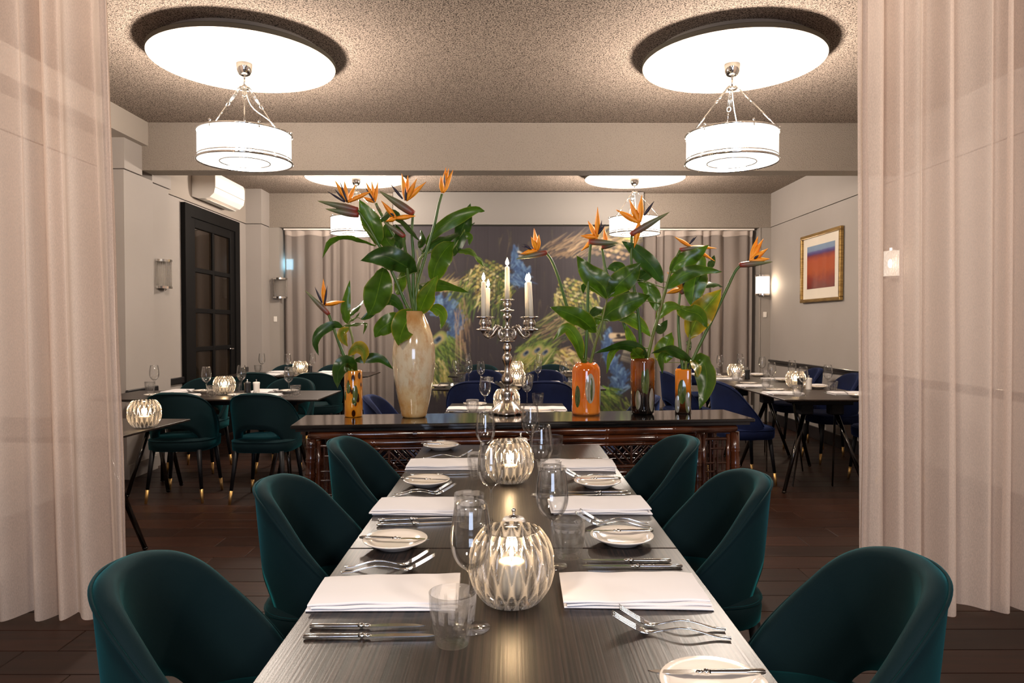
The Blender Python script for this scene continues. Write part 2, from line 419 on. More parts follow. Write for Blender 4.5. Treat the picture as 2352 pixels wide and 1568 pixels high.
def m_vase(name, kind):
    m, nt, out = new_mat(name)
    p = N(nt, 'ShaderNodeBsdfPrincipled'); p.inputs['Roughness'].default_value = 0.12
    p.inputs['Coat Weight'].default_value = 0.8; p.inputs['Coat Roughness'].default_value = 0.03
    tc = N(nt, 'ShaderNodeTexCoord')
    sx = N(nt, 'ShaderNodeSeparateXYZ'); nt.links.new(tc.outputs['Object'], sx.inputs[0])
    n = N(nt, 'ShaderNodeTexNoise'); n.inputs['Detail'].default_value = 6
    n.inputs['Scale'].default_value = {'cream': 9, 'orange': 6, 'brown': 14, 'square': 10, 'spots': 12}[kind]
    nt.links.new(tc.outputs['Object'], n.inputs[0])
    r = N(nt, 'ShaderNodeValToRGB'); e = r.color_ramp.elements
    if kind == 'cream':
        # height plus noise: clear cream above, amber flecks to the foot
        mm = N(nt, 'ShaderNodeMath'); mm.operation = 'MULTIPLY_ADD'
        mm.inputs[1].default_value = 1.55; 
        n2 = N(nt, 'ShaderNodeMath'); n2.operation = 'MULTIPLY_ADD'; n2.inputs[1].default_value = 0.5; n2.inputs[2].default_value = -0.19
        nt.links.new(n.outputs[0], n2.inputs[0])
        nt.links.new(sx.outputs['Z'], mm.inputs[0]); nt.links.new(n2.outputs[0], mm.inputs[2])
        nt.links.new(mm.outputs[0], r.inputs[0])
        e[0].position = 0.0; e[0].color = c4(srgb(150, 82, 24))
        e[1].position = 0.09; e[1].color = c4(srgb(186, 140, 78))
        for pos, col in ((0.20, (204, 178, 134)), (0.34, (206, 192, 162)), (0.62, (214, 196, 164)), (0.80, (205, 172, 124)), (0.88, (196, 150, 96))):
            x = e.new(pos); x.color = c4(srgb(*col))
    elif kind == 'orange':
        nt.links.new(n.outputs[0], r.inputs[0])
        e[0].position = 0.35; e[0].color = c4(srgb(206, 94, 12)); e[1].position = 0.7; e[1].color = c4(srgb(226, 132, 40))
    elif kind == 'brown':
        mm = N(nt, 'ShaderNodeMath'); mm.operation = 'MULTIPLY_ADD'; mm.inputs[1].default_value = 3.0
        n2 = N(nt, 'ShaderNodeMath'); n2.operation = 'MULTIPLY_ADD'; n2.inputs[1].default_value = 0.6; n2.inputs[2].default_value = -0.30
        nt.links.new(n.outputs[0], n2.inputs[0]); nt.links.new(sx.outputs['Z'], mm.inputs[0]); nt.links.new(n2.outputs[0], mm.inputs[2])
        nt.links.new(mm.outputs[0], r.inputs[0])
        e[0].position = 0.2; e[0].color = c4(srgb(14, 10, 10)); e[1].position = 0.42; e[1].color = c4(srgb(52, 26, 10))
        x = e.new(0.62); x.color = c4(srgb(120, 62, 16)); x = e.new(0.85); x.color = c4(srgb(104, 50, 16))
    elif kind == 'square':
        mm = N(nt, 'ShaderNodeMath'); mm.operation = 'MULTIPLY_ADD'; mm.inputs[1].default_value = 4.2
        n2 = N(nt, 'ShaderNodeMath'); n2.operation = 'MULTIPLY_ADD'; n2.inputs[1].default_value = 0.25; n2.inputs[2].default_value = -0.12
        nt.links.new(n.outputs[0], n2.inputs[0]); nt.links.new(sx.outputs['Z'], mm.inputs[0]); nt.links.new(n2.outputs[0], mm.inputs[2])
        nt.links.new(mm.outputs[0], r.inputs[0])
        e[0].position = 0.1; e[0].color = c4(srgb(40, 20, 8)); e[1].position = 0.4; e[1].color = c4(srgb(120, 60, 14))
        x = e.new(0.55); x.color = c4(srgb(212, 118, 18)); x = e.new(0.9); x.color = c4(srgb(226, 128, 18))
    else:
        v = N(nt, 'ShaderNodeTexVoronoi'); v.inputs['Scale'].default_value = 34
        mp = N(nt, 'ShaderNodeMapping'); mp.inputs['Scale'].default_value = (1, 1, 0.55)
        nt.links.new(tc.outputs['Object'], mp.inputs[0]); nt.links.new(mp.outputs[0], v.inputs[0])
        nt.links.new(v.outputs['Distance'], r.inputs[0])
        e[0].position = 0.30; e[0].color = c4(srgb(50, 20, 6)); e[1].position = 0.38; e[1].color = c4(srgb(206, 122, 24))
        x = e.new(0.8); x.color = c4(srgb(222, 150, 50))
    col = r.outputs[0]
    if kind == 'cream':
        nf = N(nt, 'ShaderNodeTexNoise'); nf.inputs['Scale'].default_value = 26; nf.inputs['Detail'].default_value = 8; nf.inputs['Roughness'].default_value = 0.7
        mpf = N(nt, 'ShaderNodeMapping'); mpf.inputs['Scale'].default_value = (1, 1, 0.45); mpf.inputs['Rotation'].default_value = (0.5, 0.2, 0)
        nt.links.new(tc.outputs['Object'], mpf.inputs[0]); nt.links.new(mpf.outputs[0], nf.inputs[0])
        rf = N(nt, 'ShaderNodeValToRGB'); rf.color_ramp.elements[0].position = 0.46; rf.color_ramp.elements[0].color = (0, 0, 0, 1)
        rf.color_ramp.elements[1].position = 0.72; rf.color_ramp.elements[1].color = (0.75, 0.75, 0.75, 1)
        nt.links.new(nf.outputs[0], rf.inputs[0])
        mxf = N(nt, 'ShaderNodeMix'); mxf.data_type = 'RGBA'; mxf.inputs[7].default_value = c4(srgb(176, 122, 62))
        nt.links.new(rf.outputs[0], mxf.inputs[0]); nt.links.new(col, mxf.inputs[6]); col = mxf.outputs[2]
    nt.links.new(col, p.inputs['Base Color'])
    nt.links.new(p.outputs[0], out.inputs[0])
    return m
for k in ('cream', 'orange', 'brown', 'square', 'spots'):
    M['vase_' + k] = m_vase('vase_glass_' + k, k)
M['lens_green'] = pbr('green_glass_lens', (0.10, 0.13, 0.03), 0.06, coat=1.0, noise=(26, (0.035, 0.06, 0.012), 0.4, 0.6, (3, 3, 0.6)))
M['lens_clear'] = pbr('pale_glass_lens', (0.42, 0.36, 0.28), 0.06, coat=1.0, noise=(20, (0.22, 0.20, 0.12), 0.4, 0.65, (3, 3, 0.6)))
M['lens_grey'] = pbr('grey_glass_lens', (0.30, 0.27, 0.24), 0.06, coat=1.0, noise=(20, (0.12, 0.13, 0.05), 0.4, 0.65, (3, 3, 0.6)))

def m_print():
    m, nt, out = new_mat('landscape_print')
    p = N(nt, 'ShaderNodeBsdfPrincipled'); p.inputs['Roughness'].default_value = 0.35
    tc = N(nt, 'ShaderNodeTexCoord'); sx = N(nt, 'ShaderNodeSeparateXYZ'); nt.links.new(tc.outputs['Generated'], sx.inputs[0])
    n = N(nt, 'ShaderNodeTexNoise'); n.inputs['Scale'].default_value = 7; n.inputs['Detail'].default_value = 8
    nt.links.new(tc.outputs['Generated'], n.inputs[0])
    mm = N(nt, 'ShaderNodeMath'); mm.operation = 'MULTIPLY_ADD'; mm.inputs[1].default_value = 0.34; mm.inputs[2].default_value = -0.17
    nt.links.new(n.outputs[0], mm.inputs[0])
    # the horizon stays sharp: the noise is faded out towards the top
    inv = N(nt, 'ShaderNodeMapRange'); inv.inputs['From Min'].default_value = 0.55; inv.inputs['From Max'].default_value = 0.75
    inv.inputs['To Min'].default_value = 1.0; inv.inputs['To Max'].default_value = 0.12
    nt.links.new(sx.outputs['Z'], inv.inputs[0])
    mu = N(nt, 'ShaderNodeMath'); mu.operation = 'MULTIPLY_ADD'
    nt.links.new(mm.outputs[0], mu.inputs[0]); nt.links.new(inv.outputs[0], mu.inputs[1]); nt.links.new(sx.outputs['Z'], mu.inputs[2])
    r = N(nt, 'ShaderNodeValToRGB'); e = r.color_ramp.elements
    e[0].position = 0.0; e[0].color = c4(srgb(104, 38, 36)); e[1].position = 1.0; e[1].color = c4(srgb(128, 150, 174))
    for pos, col in ((0.2, (132, 46, 34)), (0.4, (168, 78, 40)), (0.66, (172, 80, 46)), (0.76, (132, 58, 60)), (0.81, (78, 58, 112)), (0.86, (92, 92, 140)), (0.885, (126, 146, 172))):
        x = e.new(pos); x.color = c4(srgb(*col))
    nt.links.new(mu.outputs[0], r.inputs[0]); nt.links.new(r.outputs[0], p.inputs['Base Color'])
    nt.links.new(p.outputs[0], out.inputs[0])
    return m
M['print'] = m_print()

# ------------------------------------------------------------------ mesh helpers
class MB:
    def __init__(s):
        s.v = []; s.f = []; s.sm = []
    def add(s, vs, fs, smooth=True, mat=None):
        o = len(s.v)
        if mat is not None:
            vs = [mat @ Vector(v) for v in vs]
        s.v += [tuple(v) for v in vs]
        s.f += [tuple(i + o for i in f) for f in fs]
        s.sm += [smooth] * len(fs)
        return s
    def box(s, x0, x1, y0, y1, z0, z1, b=0.0, mat=None):
        if b <= 0:
            vs = [(x, y, z) for x in (x0, x1) for y in (y0, y1) for z in (z0, z1)]
            fs = [(0, 1, 3, 2), (4, 6, 7, 5), (0, 4, 5, 1), (2, 3, 7, 6), (0, 2, 6, 4), (1, 5, 7, 3)]
            return s.add(vs, fs, False, mat)
        # chamfered box
        vs = []; idx = {}
        X = (x0, x1); Y = (y0, y1); Z = (z0, z1)
        for i in (0, 1):
            for j in (0, 1):
                for k in (0, 1):
                    sx = b if i == 0 else -b; sy = b if j == 0 else -b; sz = b if k == 0 else -b
                    idx[i, j, k, 'x'] = len(vs); vs.append((X[i], Y[j] + sy, Z[k] + sz))
                    idx[i, j, k, 'y'] = len(vs); vs.append((X[i] + sx, Y[j], Z[k] + sz))
                    idx[i, j, k, 'z'] = len(vs); vs.append((X[i] + sx, Y[j] + sy, Z[k]))
        fs = []
        for i in (0, 1):
            q = [idx[i, 0, 0, 'x'], idx[i, 1, 0, 'x'], idx[i, 1, 1, 'x'], idx[i, 0, 1, 'x']]
            fs.append(tuple(q if i else q[::-1]))
            q = [idx[0, i, 0, 'y'], idx[1, i, 0, 'y'], idx[1, i, 1, 'y'], idx[0, i, 1, 'y']]
            fs.append(tuple(q[::-1] if i else q))
            q = [idx[0, 0, i, 'z'], idx[1, 0, i, 'z'], idx[1, 1, i, 'z'], idx[0, 1, i, 'z']]
            fs.append(tuple(q if i else q[::-1]))
        for a in (0, 1):
            for c in (0, 1):
                sgn = (a == c)
                q = [idx[0, a, c, 'y'], idx[1, a, c, 'y'], idx[1, a, c, 'z'], idx[0, a, c, 'z']]
                fs.append(tuple(q))
                q = [idx[a, 0, c, 'x'], idx[a, 1, c, 'x'], idx[a, 1, c, 'z'], idx[a, 0, c, 'z']]
                fs.append(tuple(q))
                q = [idx[a, c, 0, 'x'], idx[a, c, 1, 'x'], idx[a, c, 1, 'y'], idx[a, c, 0, 'y']]
                fs.append(tuple(q))
        for i in (0, 1):
            for j in (0, 1):
                for k in (0, 1):
                    fs.append((idx[i, j, k, 'x'], idx[i, j, k, 'y'], idx[i, j, k, 'z']))
        return s.add(vs, fs, False, mat)
    def lathe(s, prof, n=32, mod=None, mat=None, smooth=True, cap=True):
        """prof: (r, z) list; mod(r, z, a) -> r"""
        vs = []; fs = []
        rows = []
        for (r, z) in prof:
            if r < 1e-6:
                rows.append([len(vs)]); vs.append((0, 0, z))
            else:
                row = []
                for i in range(n):
                    a = 2 * PI * i / n
                    rr = mod(r, z, a) if mod else r
                    row.append(len(vs)); vs.append((rr * math.cos(a), rr * math.sin(a), z))
                rows.append(row)
        for A, B in zip(rows[:-1], rows[1:]):
            for i in range(n):
                j = (i + 1) % n
                if len(A) == 1 and len(B) == 1:
                    continue
                if len(A) == 1:
                    fs.append((A[0], B[j], B[i]))
                elif len(B) == 1:
                    fs.append((A[i], A[j], B[0]))
                else:
                    fs.append((A[i], A[j], B[j], B[i]))
        return s.add(vs, fs, smooth, mat)
    def tube(s, pts, rad, n=8, closed=False, flat=1.0, mat=None, caps=True):
        pts = [Vector(p) for p in pts]
        m = len(pts)
        if isinstance(rad, (int, float)):
            rad = [rad] * m
        vs = []; fs = []
        up = Vector((0, 0, 1))
        prev = None
        for i, p in enumerate(pts):
            if closed:
                t = pts[(i + 1) % m] - pts[i - 1]
            else:
                t = pts[min(i + 1, m - 1)] - pts[max(i - 1, 0)]
            if t.length < 1e-9:
                t = Vector((0, 0, 1))
            t.normalize()
            if prev is None:
                u = t.cross(up)
                if u.length < 1e-3:
                    u = t.cross(Vector((0, 1, 0)))
            else:
                u = prev - t * prev.dot(t)
                if u.length < 1e-4:
                    u = t.cross(up)
            u.normalize(); prev = u
            w = t.cross(u)
            for k in range(n):
                a = 2 * PI * k / n
                vs.append(p + (u * math.cos(a) + w * math.sin(a) * flat) * rad[i])
        for i in range(m if closed else m - 1):
            j = (i + 1) % m
            for k in range(n):
                l = (k + 1) % n
                fs.append((i * n + k, i * n + l, j * n + l, j * n + k))
        if not closed and caps:
            fs.append(tuple(range(n - 1, -1, -1)))
            fs.append(tuple((m - 1) * n + k for k in range(n)))
        return s.add(vs, fs, True, mat)
    def grid(s, rows, smooth=True, closed_u=False, mat=None):
        nv = len(rows); nu = len(rows[0])
        vs = [p for r in rows for p in r]
        fs = []
        for i in range(nv - 1):
            for j in range(nu if closed_u else nu - 1):
                k = (j + 1) % nu
                fs.append((i * nu + j, i * nu + k, (i + 1) * nu + k, (i + 1) * nu + j))
        return s.add(vs, fs, smooth, mat)
    def sphere(s, c, r, n=12, m=8, sc=(1, 1, 1)):
        c = Vector(c)
        prof = [(math.sin(PI * i / m) * r, -math.cos(PI * i / m) * r) for i in range(m + 1)]
        prof[0] = (0, -r); prof[-1] = (0, r)
        mt = Matrix.Translation(c) @ Matrix.Diagonal((sc[0], sc[1], sc[2], 1))
        return s.lathe(prof, n, mat=mt)
    def mesh(s, name, mat):
        me = bpy.data.meshes.new(name)
        me.from_pydata(s.v, [], s.f)
        me.polygons.foreach_set('use_smooth', s.sm)
        if mat is not None:
            me.materials.append(mat if not isinstance(mat, str) else M[mat])
        me.update()
        return me

def link(name, me, parent=None, loc=None, rot=None, scale=None):
    o = bpy.data.objects.new(name, me)
    COL.objects.link(o)
    if parent is not None:
        o.parent = parent
    if loc is not None: o.location = loc
    if rot is not None: o.rotation_euler = rot
    if scale is not None: o.scale = scale
    return o

def tag(o, label=None, cat=None, group=None, kind=None):
    if label: o['label'] = label
    if cat: o['category'] = cat
    if group: o['group'] = group
    if kind: o['kind'] = kind
    return o

def thing(name, label, cat, loc=(0, 0, 0), rz=0.0, group=None):
    o = bpy.data.objects.new(name, None)
    o.empty_display_size = 0.05
    COL.objects.link(o)
    o.location = loc
    o.rotation_euler = (0, 0, rz)
    return tag(o, label, cat, group)

def struct(name, mb, mat, parent=None, label=None):
    o = link(name, mb.mesh(name, mat), parent)
    if parent is None:
        o['kind'] = 'structure'
    if label: o['label'] = label
    return o

def copy_tree(o, parent=None):
    c = o.copy(); COL.objects.link(c)
    if parent is not None:
        c.parent = parent
    for ch in list(o.children):
        copy_tree(ch, c)
    return c

def bez(p, n):
    """Catmull-Rom through points"""
    p = [Vector(q) for q in p]
    if len(p) == 2:
        return [p[0].lerp(p[1], i / (n - 1)) for i in range(n)]
    out = []
    m = len(p) - 1
    for i in range(n):
        t = i / (n - 1) * m
        k = min(int(t), m - 1); u = t - k
        p0 = p[k - 1] if k > 0 else p[0] * 2 - p[1]
        p1, p2 = p[k], p[k + 1]
        p3 = p[k + 2] if k + 2 <= m else p[m] * 2 - p[m - 1]
        out.append(0.5 * ((2 * p1) + (-p0 + p2) * u + (2 * p0 - 5 * p1 + 4 * p2 - p3) * u * u + (-p0 + 3 * p1 - 3 * p2 + p3) * u ** 3))
    return out
# ------------------------------------------------------------------ the room
ZC = 3.065            # ceiling height
XR, XL = 3.5, -3.42   # side walls
YB, YF = 9.47, -3.1   # back (bulkhead face) and front wall
ZL = 2.61             # height of the panel line

fl = struct('floor', MB().box(XL - 0.15, XR + 0.1, YF, 9.95, -0.1, -0.012), 'subfloor')
# boards run across the room, each its own piece
bw = 0.19
bl = {}
for L in (1.2, 1.6, 1.9, 2.2, 0.7, 0.9):
    bl[L] = MB().box(0, L - 0.003, 0, bw - 0.003, -0.014, 0.0, 0.0025).mesh('floorboard', 'board')
rb = random.Random(3)
y = YF
while y < 9.72:
    x = XL - 0.1 - rb.uniform(0, 0.5)
    while x < XR:
        L = rb.choice((1.9, 2.2, 1.9, 2.2, 1.6))
        if XR - x < L:
            L = min((l for l in bl if l >= min(XR - x, 2.19)), default=2.2)
        link('floorboard', bl[L], fl, (x, y, 0))
        x += L
    y += bw

struct('ceiling', MB().box(XL - 0.1, XR + 0.1, YF, 9.95, ZC, ZC + 0.1), 'ceiling')
struct('beam', MB().box(-3.21, XR, 6.19, 6.40, 2.65, ZC - 0.001), 'beam')

# right wall: lower part, the slightly proud upper part, groove, rail, skirting
struct('wall_right', MB().box(XR, XR + 0.1, YF, 9.9, 0, ZL), 'wall')
struct('wall_right_upper', MB().box(XR - 0.004, XR + 0.1, YF, 9.9, ZL + 0.007, ZC - 0.001), 'wall')
t = struct('trim_1', MB().box(XR - 0.020, XR, 3.3, 9.46, 0.785, 0.808, 0.004).box(XR - 0.030, XR, 3.3, 9.46, 0.818, 0.845, 0.005)
           .box(XR - 0.012, XR, 3.3, 9.46, 0.806, 0.820), 'black_trim', label='black dado rail along the right wall')
struct('baseboard_right', MB().box(XR - 0.02, XR, 3.3, 9.46, 0, 0.145, 0.004), 'black_trim')

# left wall: main plane, soffit box, columns
struct('wall_left', MB().box(XL - 0.1, XL, YF, 9.9, 0, ZL), 'wall')
struct('wall_left_upper', MB().box(XL - 0.1, XL + 0.006, YF, 9.9, ZL + 0.008, ZC - 0.001), 'wall_warm')
struct('soffit_left', MB().box(XL, -3.15, 3.3, 6.19, 2.86, ZC - 0.001), 'wall_warm')
struct('wall_column_front', MB().box(XL, -3.22, 5.92, 6.40, 0, 2.60).box(XL, -3.205, 5.905, 6.19, 2.605, 2.86), 'wall')
struct('wall_column_middle', MB().box(XL, -3.27, 6.46, 6.80, 0, 2.60).box(XL, -3.255, 6.46, 6.82, 2.605, 2.72), 'wall')
struct('wall_column_back', MB().box(XL, -3.22, 9.17, YB + 0.1, 0, ZL).box(XL, -3.212, 9.162, YB + 0.1, ZL + 0.008, ZC - 0.001), 'wall')
struct('trim_2', MB().box(-3.22, -3.19, 5.9, 6.41, 0.675, 0.755, 0.006).box(XL, XL + 0.03, 6.80, 7.36, 0.70, 0.765, 0.006)
       .box(XL, XL + 0.03, 8.84, 9.16, 0.70, 0.765, 0.006), 'black_trim', label='black dado rail along the left wall')
struct('baseboard_left', MB().box(XL, XL + 0.02, 3.3, 7.36, 0, 0.12, 0.004).box(XL, XL + 0.02, 8.84, 9.16, 0, 0.12, 0.004)
       .box(-3.22, -3.20, 5.92, 6.4, 0, 0.12).box(-3.27, -3.25, 6.46, 6.8, 0, 0.12), 'wall')

# front wall behind the camera with its window
struct('wall_front', MB().box(XL, XR, YF - 0.1, YF, 0, ZC), 'wall')
struct('window_3', MB().box(-0.75, 1.15, YF, YF + 0.05, 0.8, 0.86).box(-0.75, 1.15, YF, YF + 0.05, 2.34, 2.40)
       .box(-0.75, -0.69, YF, YF + 0.05, 0.86, 2.34).box(1.09, 1.15, YF, YF + 0.05, 0.86, 2.34), 'black_trim')

# back wall: bulkheads over the two curtained windows, jambs, the mural wall between
MX0, MX1, MY = -1.535, 1.757, 9.33
struct('bulkhead_1', MB().box(-3.22, MX0 - 0.03, YB, 9.9, ZL, ZC - 0.001), 'beam')
struct('bulkhead_2', MB().box(MX1 + 0.03, XR - 0.001, YB, 9.9, ZL, ZC - 0.001), 'beam')
struct('wall_back_jamb_left', MB().box(-3.22, -3.085, YB, 9.9, 0, ZL - 0.002), 'jamb')
struct('wall_back_jamb_right', MB().box(3.355, XR - 0.001, YB + 0.002, 9.9, 0, ZL - 0.002).box(3.345, 3.36, YB - 0.008, YB + 0.03, 0, ZL - 0.002), 'jamb')
struct('wall_back', MB().box(MX0, MX1, MY + 0.012, 9.9, 0, 2.606), 'black_trim')
struct('wall_back_upper', MB().box(MX0, MX1 + 0.006, MY - 0.01, 9.9, 2.628, ZC - 0.012), 'panel_paint')

def window(n, x0, x1):
    w = struct('window_%d' % n, MB().box(x0, x1, 9.80, 9.86, 0.0, 0.20).box(x0, x1, 9.80, 9.86, 2.54, ZL)
               .box(x0, x0 + 0.06, 9.80, 9.86, 0.2, 2.54).box(x1 - 0.06, x1, 9.80, 9.86, 0.2, 2.54), 'black_trim')
    k = 3
    s = (x1 - x0 - 0.12) / k
    me = MB().box(0, s - 0.04, 9.82, 9.83, 0.2, 2.54).mesh('pane', 'pane')
    for i in range(k):
        link('pane', me, w, (x0 + 0.06 + i * s + 0.02, 0, 0))
        if i:
            link('mullion', MB().box(x0 + 0.06 + i * s - 0.02, x0 + 0.06 + i * s + 0.02, 9.80, 9.86, 0.2, 2.54).mesh('mullion', 'black_trim'), w)
    link('window_sill', MB().box(x0, x1, 9.70, 9.80, 0.14, 0.20, 0.004).mesh('window_sill', 'white_plastic'), w)  # white sill stands in for the daylight strip showing under the curtain
    return w
window(1, -3.085, MX0)
window(2, MX1, 3.355)
struct('wall_back_outside', MB().box(-3.5, 3.6, 9.9, 9.95, 0, ZC), 'black_trim')

# mural: the printed wallpaper, painted into a colour attribute of a fine grid
def mural():
    # raster in photograph-like units: 1 unit = 1/174 m
    S = 165.0
    nx, nz = int((MX1 - MX0) * S), int(2.606 * S)
    img = np.zeros((nz, nx, 3), np.float32)
    rg = np.random.default_rng(5)
    base = np.array(srgb(58, 53, 57)); img[:] = base
    str_ = rg.random((1, nx, 1)) * 0.010
    img += str_ - 0.004
    for _ in range(60):
        x = int(rg.random() * nx); w = int(4 + rg.random() * 14); h0 = int(rg.random() * nz * 0.8); h1 = int(h0 + 30 + rg.random() * 110)
        img[h0:h1, x:x + w] *= 0.86 + 0.26 * rg.random()
    sy = 1620.0 / MY / S          # pixels of the photograph per raster cell
    def u(px, py):
        return ((px - 1171) / 1620 * MY - MX0) * S, ((748 - py) / 1620 * MY + CAMH) * S
    def stroke(x0, y0, x1, y1, w, col, a=0.8, taper=True):
        (ax, az), (bx, bz) = u(x0, y0), u(x1, y1)
        w = w / sy
        lo_x, hi_x = int(max(min(ax, bx) - w - 1, 0)), int(min(max(ax, bx) + w + 2, nx))
        lo_z, hi_z = int(max(min(az, bz) - w - 1, 0)), int(min(max(az, bz) + w + 2, nz))
        if hi_x <= lo_x or hi_z <= lo_z: return
        gx, gz = np.meshgrid(np.arange(lo_x, hi_x), np.arange(lo_z, hi_z))
        dx, dz = bx - ax, bz - az
        L2 = dx * dx + dz * dz + 1e-6
        tt = np.clip(((gx - ax) * dx + (gz - az) * dz) / L2, 0, 1)
        dd = np.hypot(gx - ax - tt * dx, gz - az - tt * dz)
        ww = w * (1 - 0.75 * tt) if taper else w
        al = np.clip((ww - dd) / max(0.45 * w, 0.5) + 0.35, 0, 1)[..., None] * a
        img[lo_z:hi_z, lo_x:hi_x] = img[lo_z:hi_z, lo_x:hi_x] * (1 - al) + np.array(col) * al
    def pick(cols):
        c = np.array(srgb(*cols[rg.integers(len(cols))]))
        return c * (0.65 + 0.6 * rg.random())
    BL = [(92, 122, 158), (70, 98, 140), (120, 150, 182), (52, 72, 112), (60, 84, 120)]
    GR = [(120, 138, 58), (88, 118, 52), (150, 160, 84), (64, 92, 44), (60, 70, 50), (46, 52, 44)]
    YE = [(214, 196, 118), (226, 210, 142), (190, 168, 86), (150, 140, 76), (236, 222, 166)]
    TA = [(190, 160, 124), (168, 140, 104), (206, 180, 140), (140, 116, 92), (120, 100, 84)]
    DK = [(40, 40, 40), (52, 54, 46), (36, 38, 42)]
    def field(cx, cy, rx, ry, n, ang, ln, w, cols, a=0.75, jit=0.35):
        for _ in range(n):
            r = math.sqrt(rg.random()); th = rg.random() * 2 * PI
            x = cx + rx * r * math.cos(th); yy = cy + ry * r * math.sin(th)
            an = ang + (rg.random() - 0.5) * 2 * jit
            l = ln * (0.5 + rg.random())
            stroke(x, yy, x + l * math.cos(an), yy - l * math.sin(an), w * (0.6 + 0.8 * rg.random()), pick(cols), a)
    def scales(cx, cy, rx, ry, step, cols, rot=0.0):
        n = int(2 * rx / step)
        for j in range(int(2 * ry / step) + 1):
            for i in range(n + 1):
                x = -rx + i * step + (j % 2) * step / 2; yy = -ry + j * step
                if (x / rx) ** 2 + (yy / ry) ** 2 > 1 - 0.35 * rg.random(): continue
                X = cx + x * math.cos(rot) - yy * math.sin(rot); Y = cy + x * math.sin(rot) + yy * math.cos(rot)
                X += rg.normal() * 0.7; Y += rg.normal() * 0.7
                stroke(X - step * 0.5, Y + step * 0.3, X + step * 0.3, Y + step * 0.4, step * 0.35, pick(DK), 0.7)
                stroke(X - step * 0.3, Y - step * 0.1, X + step * 0.25, Y - step * 0.15, step * (0.25 + 0.25 * rg.random()), pick(cols), 0.35 + 0.5 * rg.random())
    def eye(x, y, r, an):
        dx, dy = math.cos(an), -math.sin(an)
        stroke(x - r * dx, y - r * dy, x + r * dx, y + r * dy, r * 0.85, srgb(150, 158, 92), 0.9, False)
        stroke(x - r * .6 * dx, y - r * .6 * dy, x + r * .7 * dx, y + r * .7 * dy, r * 0.62, srgb(176, 156, 110), 0.9, False)
        stroke(x - r * .2 * dx, y - r * .2 * dy, x + r * .5 * dx, y + r * .5 * dy, r * 0.42, srgb(92, 112, 128), 0.95, False)
        stroke(x + r * .1 * dx, y + r * .1 * dy, x + r * .5 * dx, y + r * .5 * dy, r * 0.25, srgb(34, 44, 70), 1, False)
    # far strokes of plumage over the whole ground
    for _ in range(260):
        x = 905 + rg.random() * 571; yy = 530 + rg.random() * 460
        stroke(x, yy, x + rg.normal() * 6, yy + 12 + rg.random() * 30, 1.2, pick([(94, 84, 66), (82, 78, 60), (104, 92, 74), (54, 52, 54)]), 0.55)
    # upper right: long sweeping tail with soft scales
    field(1300, 575, 60, 24, 130, 0.55, 34, 1.4, TA, 0.4, 0.25)
    field(1400, 555, 60, 30, 140, 0.5, 30, 1.8, TA + YE, 0.35, 0.4)
    scales(1405, 575, 52, 32, 12, TA, 0.2)
    field(1440, 540, 30, 14, 60, 0.3, 20, 1.8, YE, 0.55, 0.5)
    # peacock one: blue neck and breast, golden scaled back, olive tail
    field(1124, 655, 62, 50, 330, -2.2, 22, 1.5, GR + YE, 0.7, 0.6)
    scales(1128, 640, 44, 46, 8.5, YE + GR[:2], -0.5)
    field(1060, 690, 34, 46, 170, -1.9, 34, 1.5, GR, 0.7, 0.3)
    field(1150, 700, 22, 60, 120, -1.7, 26, 1.4, GR + DK, 0.65, 0.3)
    for k in range(340):
        tt = rg.random()
        p = bez([(1183, 575, 0), (1184, 602, 0), (1200, 622, 0), (1196, 650, 0)], 20)[int(tt * 19)]
        wd_ = 5 + 13 * tt
        stroke(p.x + rg.normal() * wd_ * 0.5, p.y + rg.normal() * 4, p.x + rg.normal() * wd_ * 0.6, p.y + 10 + rg.random() * 8, 2.6, pick(BL), 0.8)
    field(1178, 640, 18, 12, 60, -0.6, 16, 2, BL, 0.7)
    stroke(1190, 580, 1201, 584, 2.6, srgb(214, 206, 190), 0.9); stroke(1192, 590, 1200, 590, 2, srgb(190, 182, 166), 0.9)
    stroke(1190, 579, 1190, 562, 1.0, srgb(140, 150, 160), 0.7); stroke(1186, 577, 1180, 562, 1.0, srgb(120, 132, 150), 0.7)
    # peacock two, left behind the tall vase
    for k in range(650):
        tt = rg.random()
        p = bez([(985, 690, 0), (1010, 700, 0), (1040, 722, 0), (1052, 748, 0), (1030, 772, 0)], 30)[int(tt * 29)]
        wd_ = 6 + 15 * math.sin(PI * min(tt + 0.15, 1))
        stroke(p.x + rg.normal() * wd_ * 0.55, p.y + rg.normal() * wd_ * 0.5, p.x + rg.normal() * 6 - 6, p.y + 12 + rg.random() * 12, 2.6, pick(BL), 0.75)
    field(1010, 660, 34, 12, 60, 0.5, 24, 1.4, YE + TA, 0.6, 0.3)
    field(1015, 800, 34, 34, 260, -1.0, 26, 1.6, GR + [(120, 150, 70)], 0.8, 0.5)
    field(1000, 850, 26, 30, 150, -1.2, 34, 1.3, GR + YE, 0.7, 0.4)
    eye(1003, 783, 15, 0.7)
    field(1060, 740, 20, 60, 70, -1.5, 40, 1.2, TA, 0.45, 0.2)
    # middle low: green tail with eyes
    field(1225, 815, 46, 34, 300, 0.55, 28, 1.6, GR + [(126, 150, 74)], 0.8, 0.45)
    field(1215, 850, 50, 26, 160, 0.9, 36, 1.2, GR + YE, 0.6, 0.3)
    for ex, ey_ in ((1206, 813), (1250, 811), (1232, 806)):
        eye(ex, ey_, 11, 0.7)
    # right of the orange flower: golden back, tail
    field(1322, 690, 52, 48, 240, -1.2, 24, 1.4, GR + YE, 0.65, 0.6)
    scales(1322, 672, 44, 32, 8.5, YE + GR[:2], 0.25)
    field(1270, 760, 60, 30, 130, 0.5, 46, 1.2, GR + TA, 0.55, 0.25)
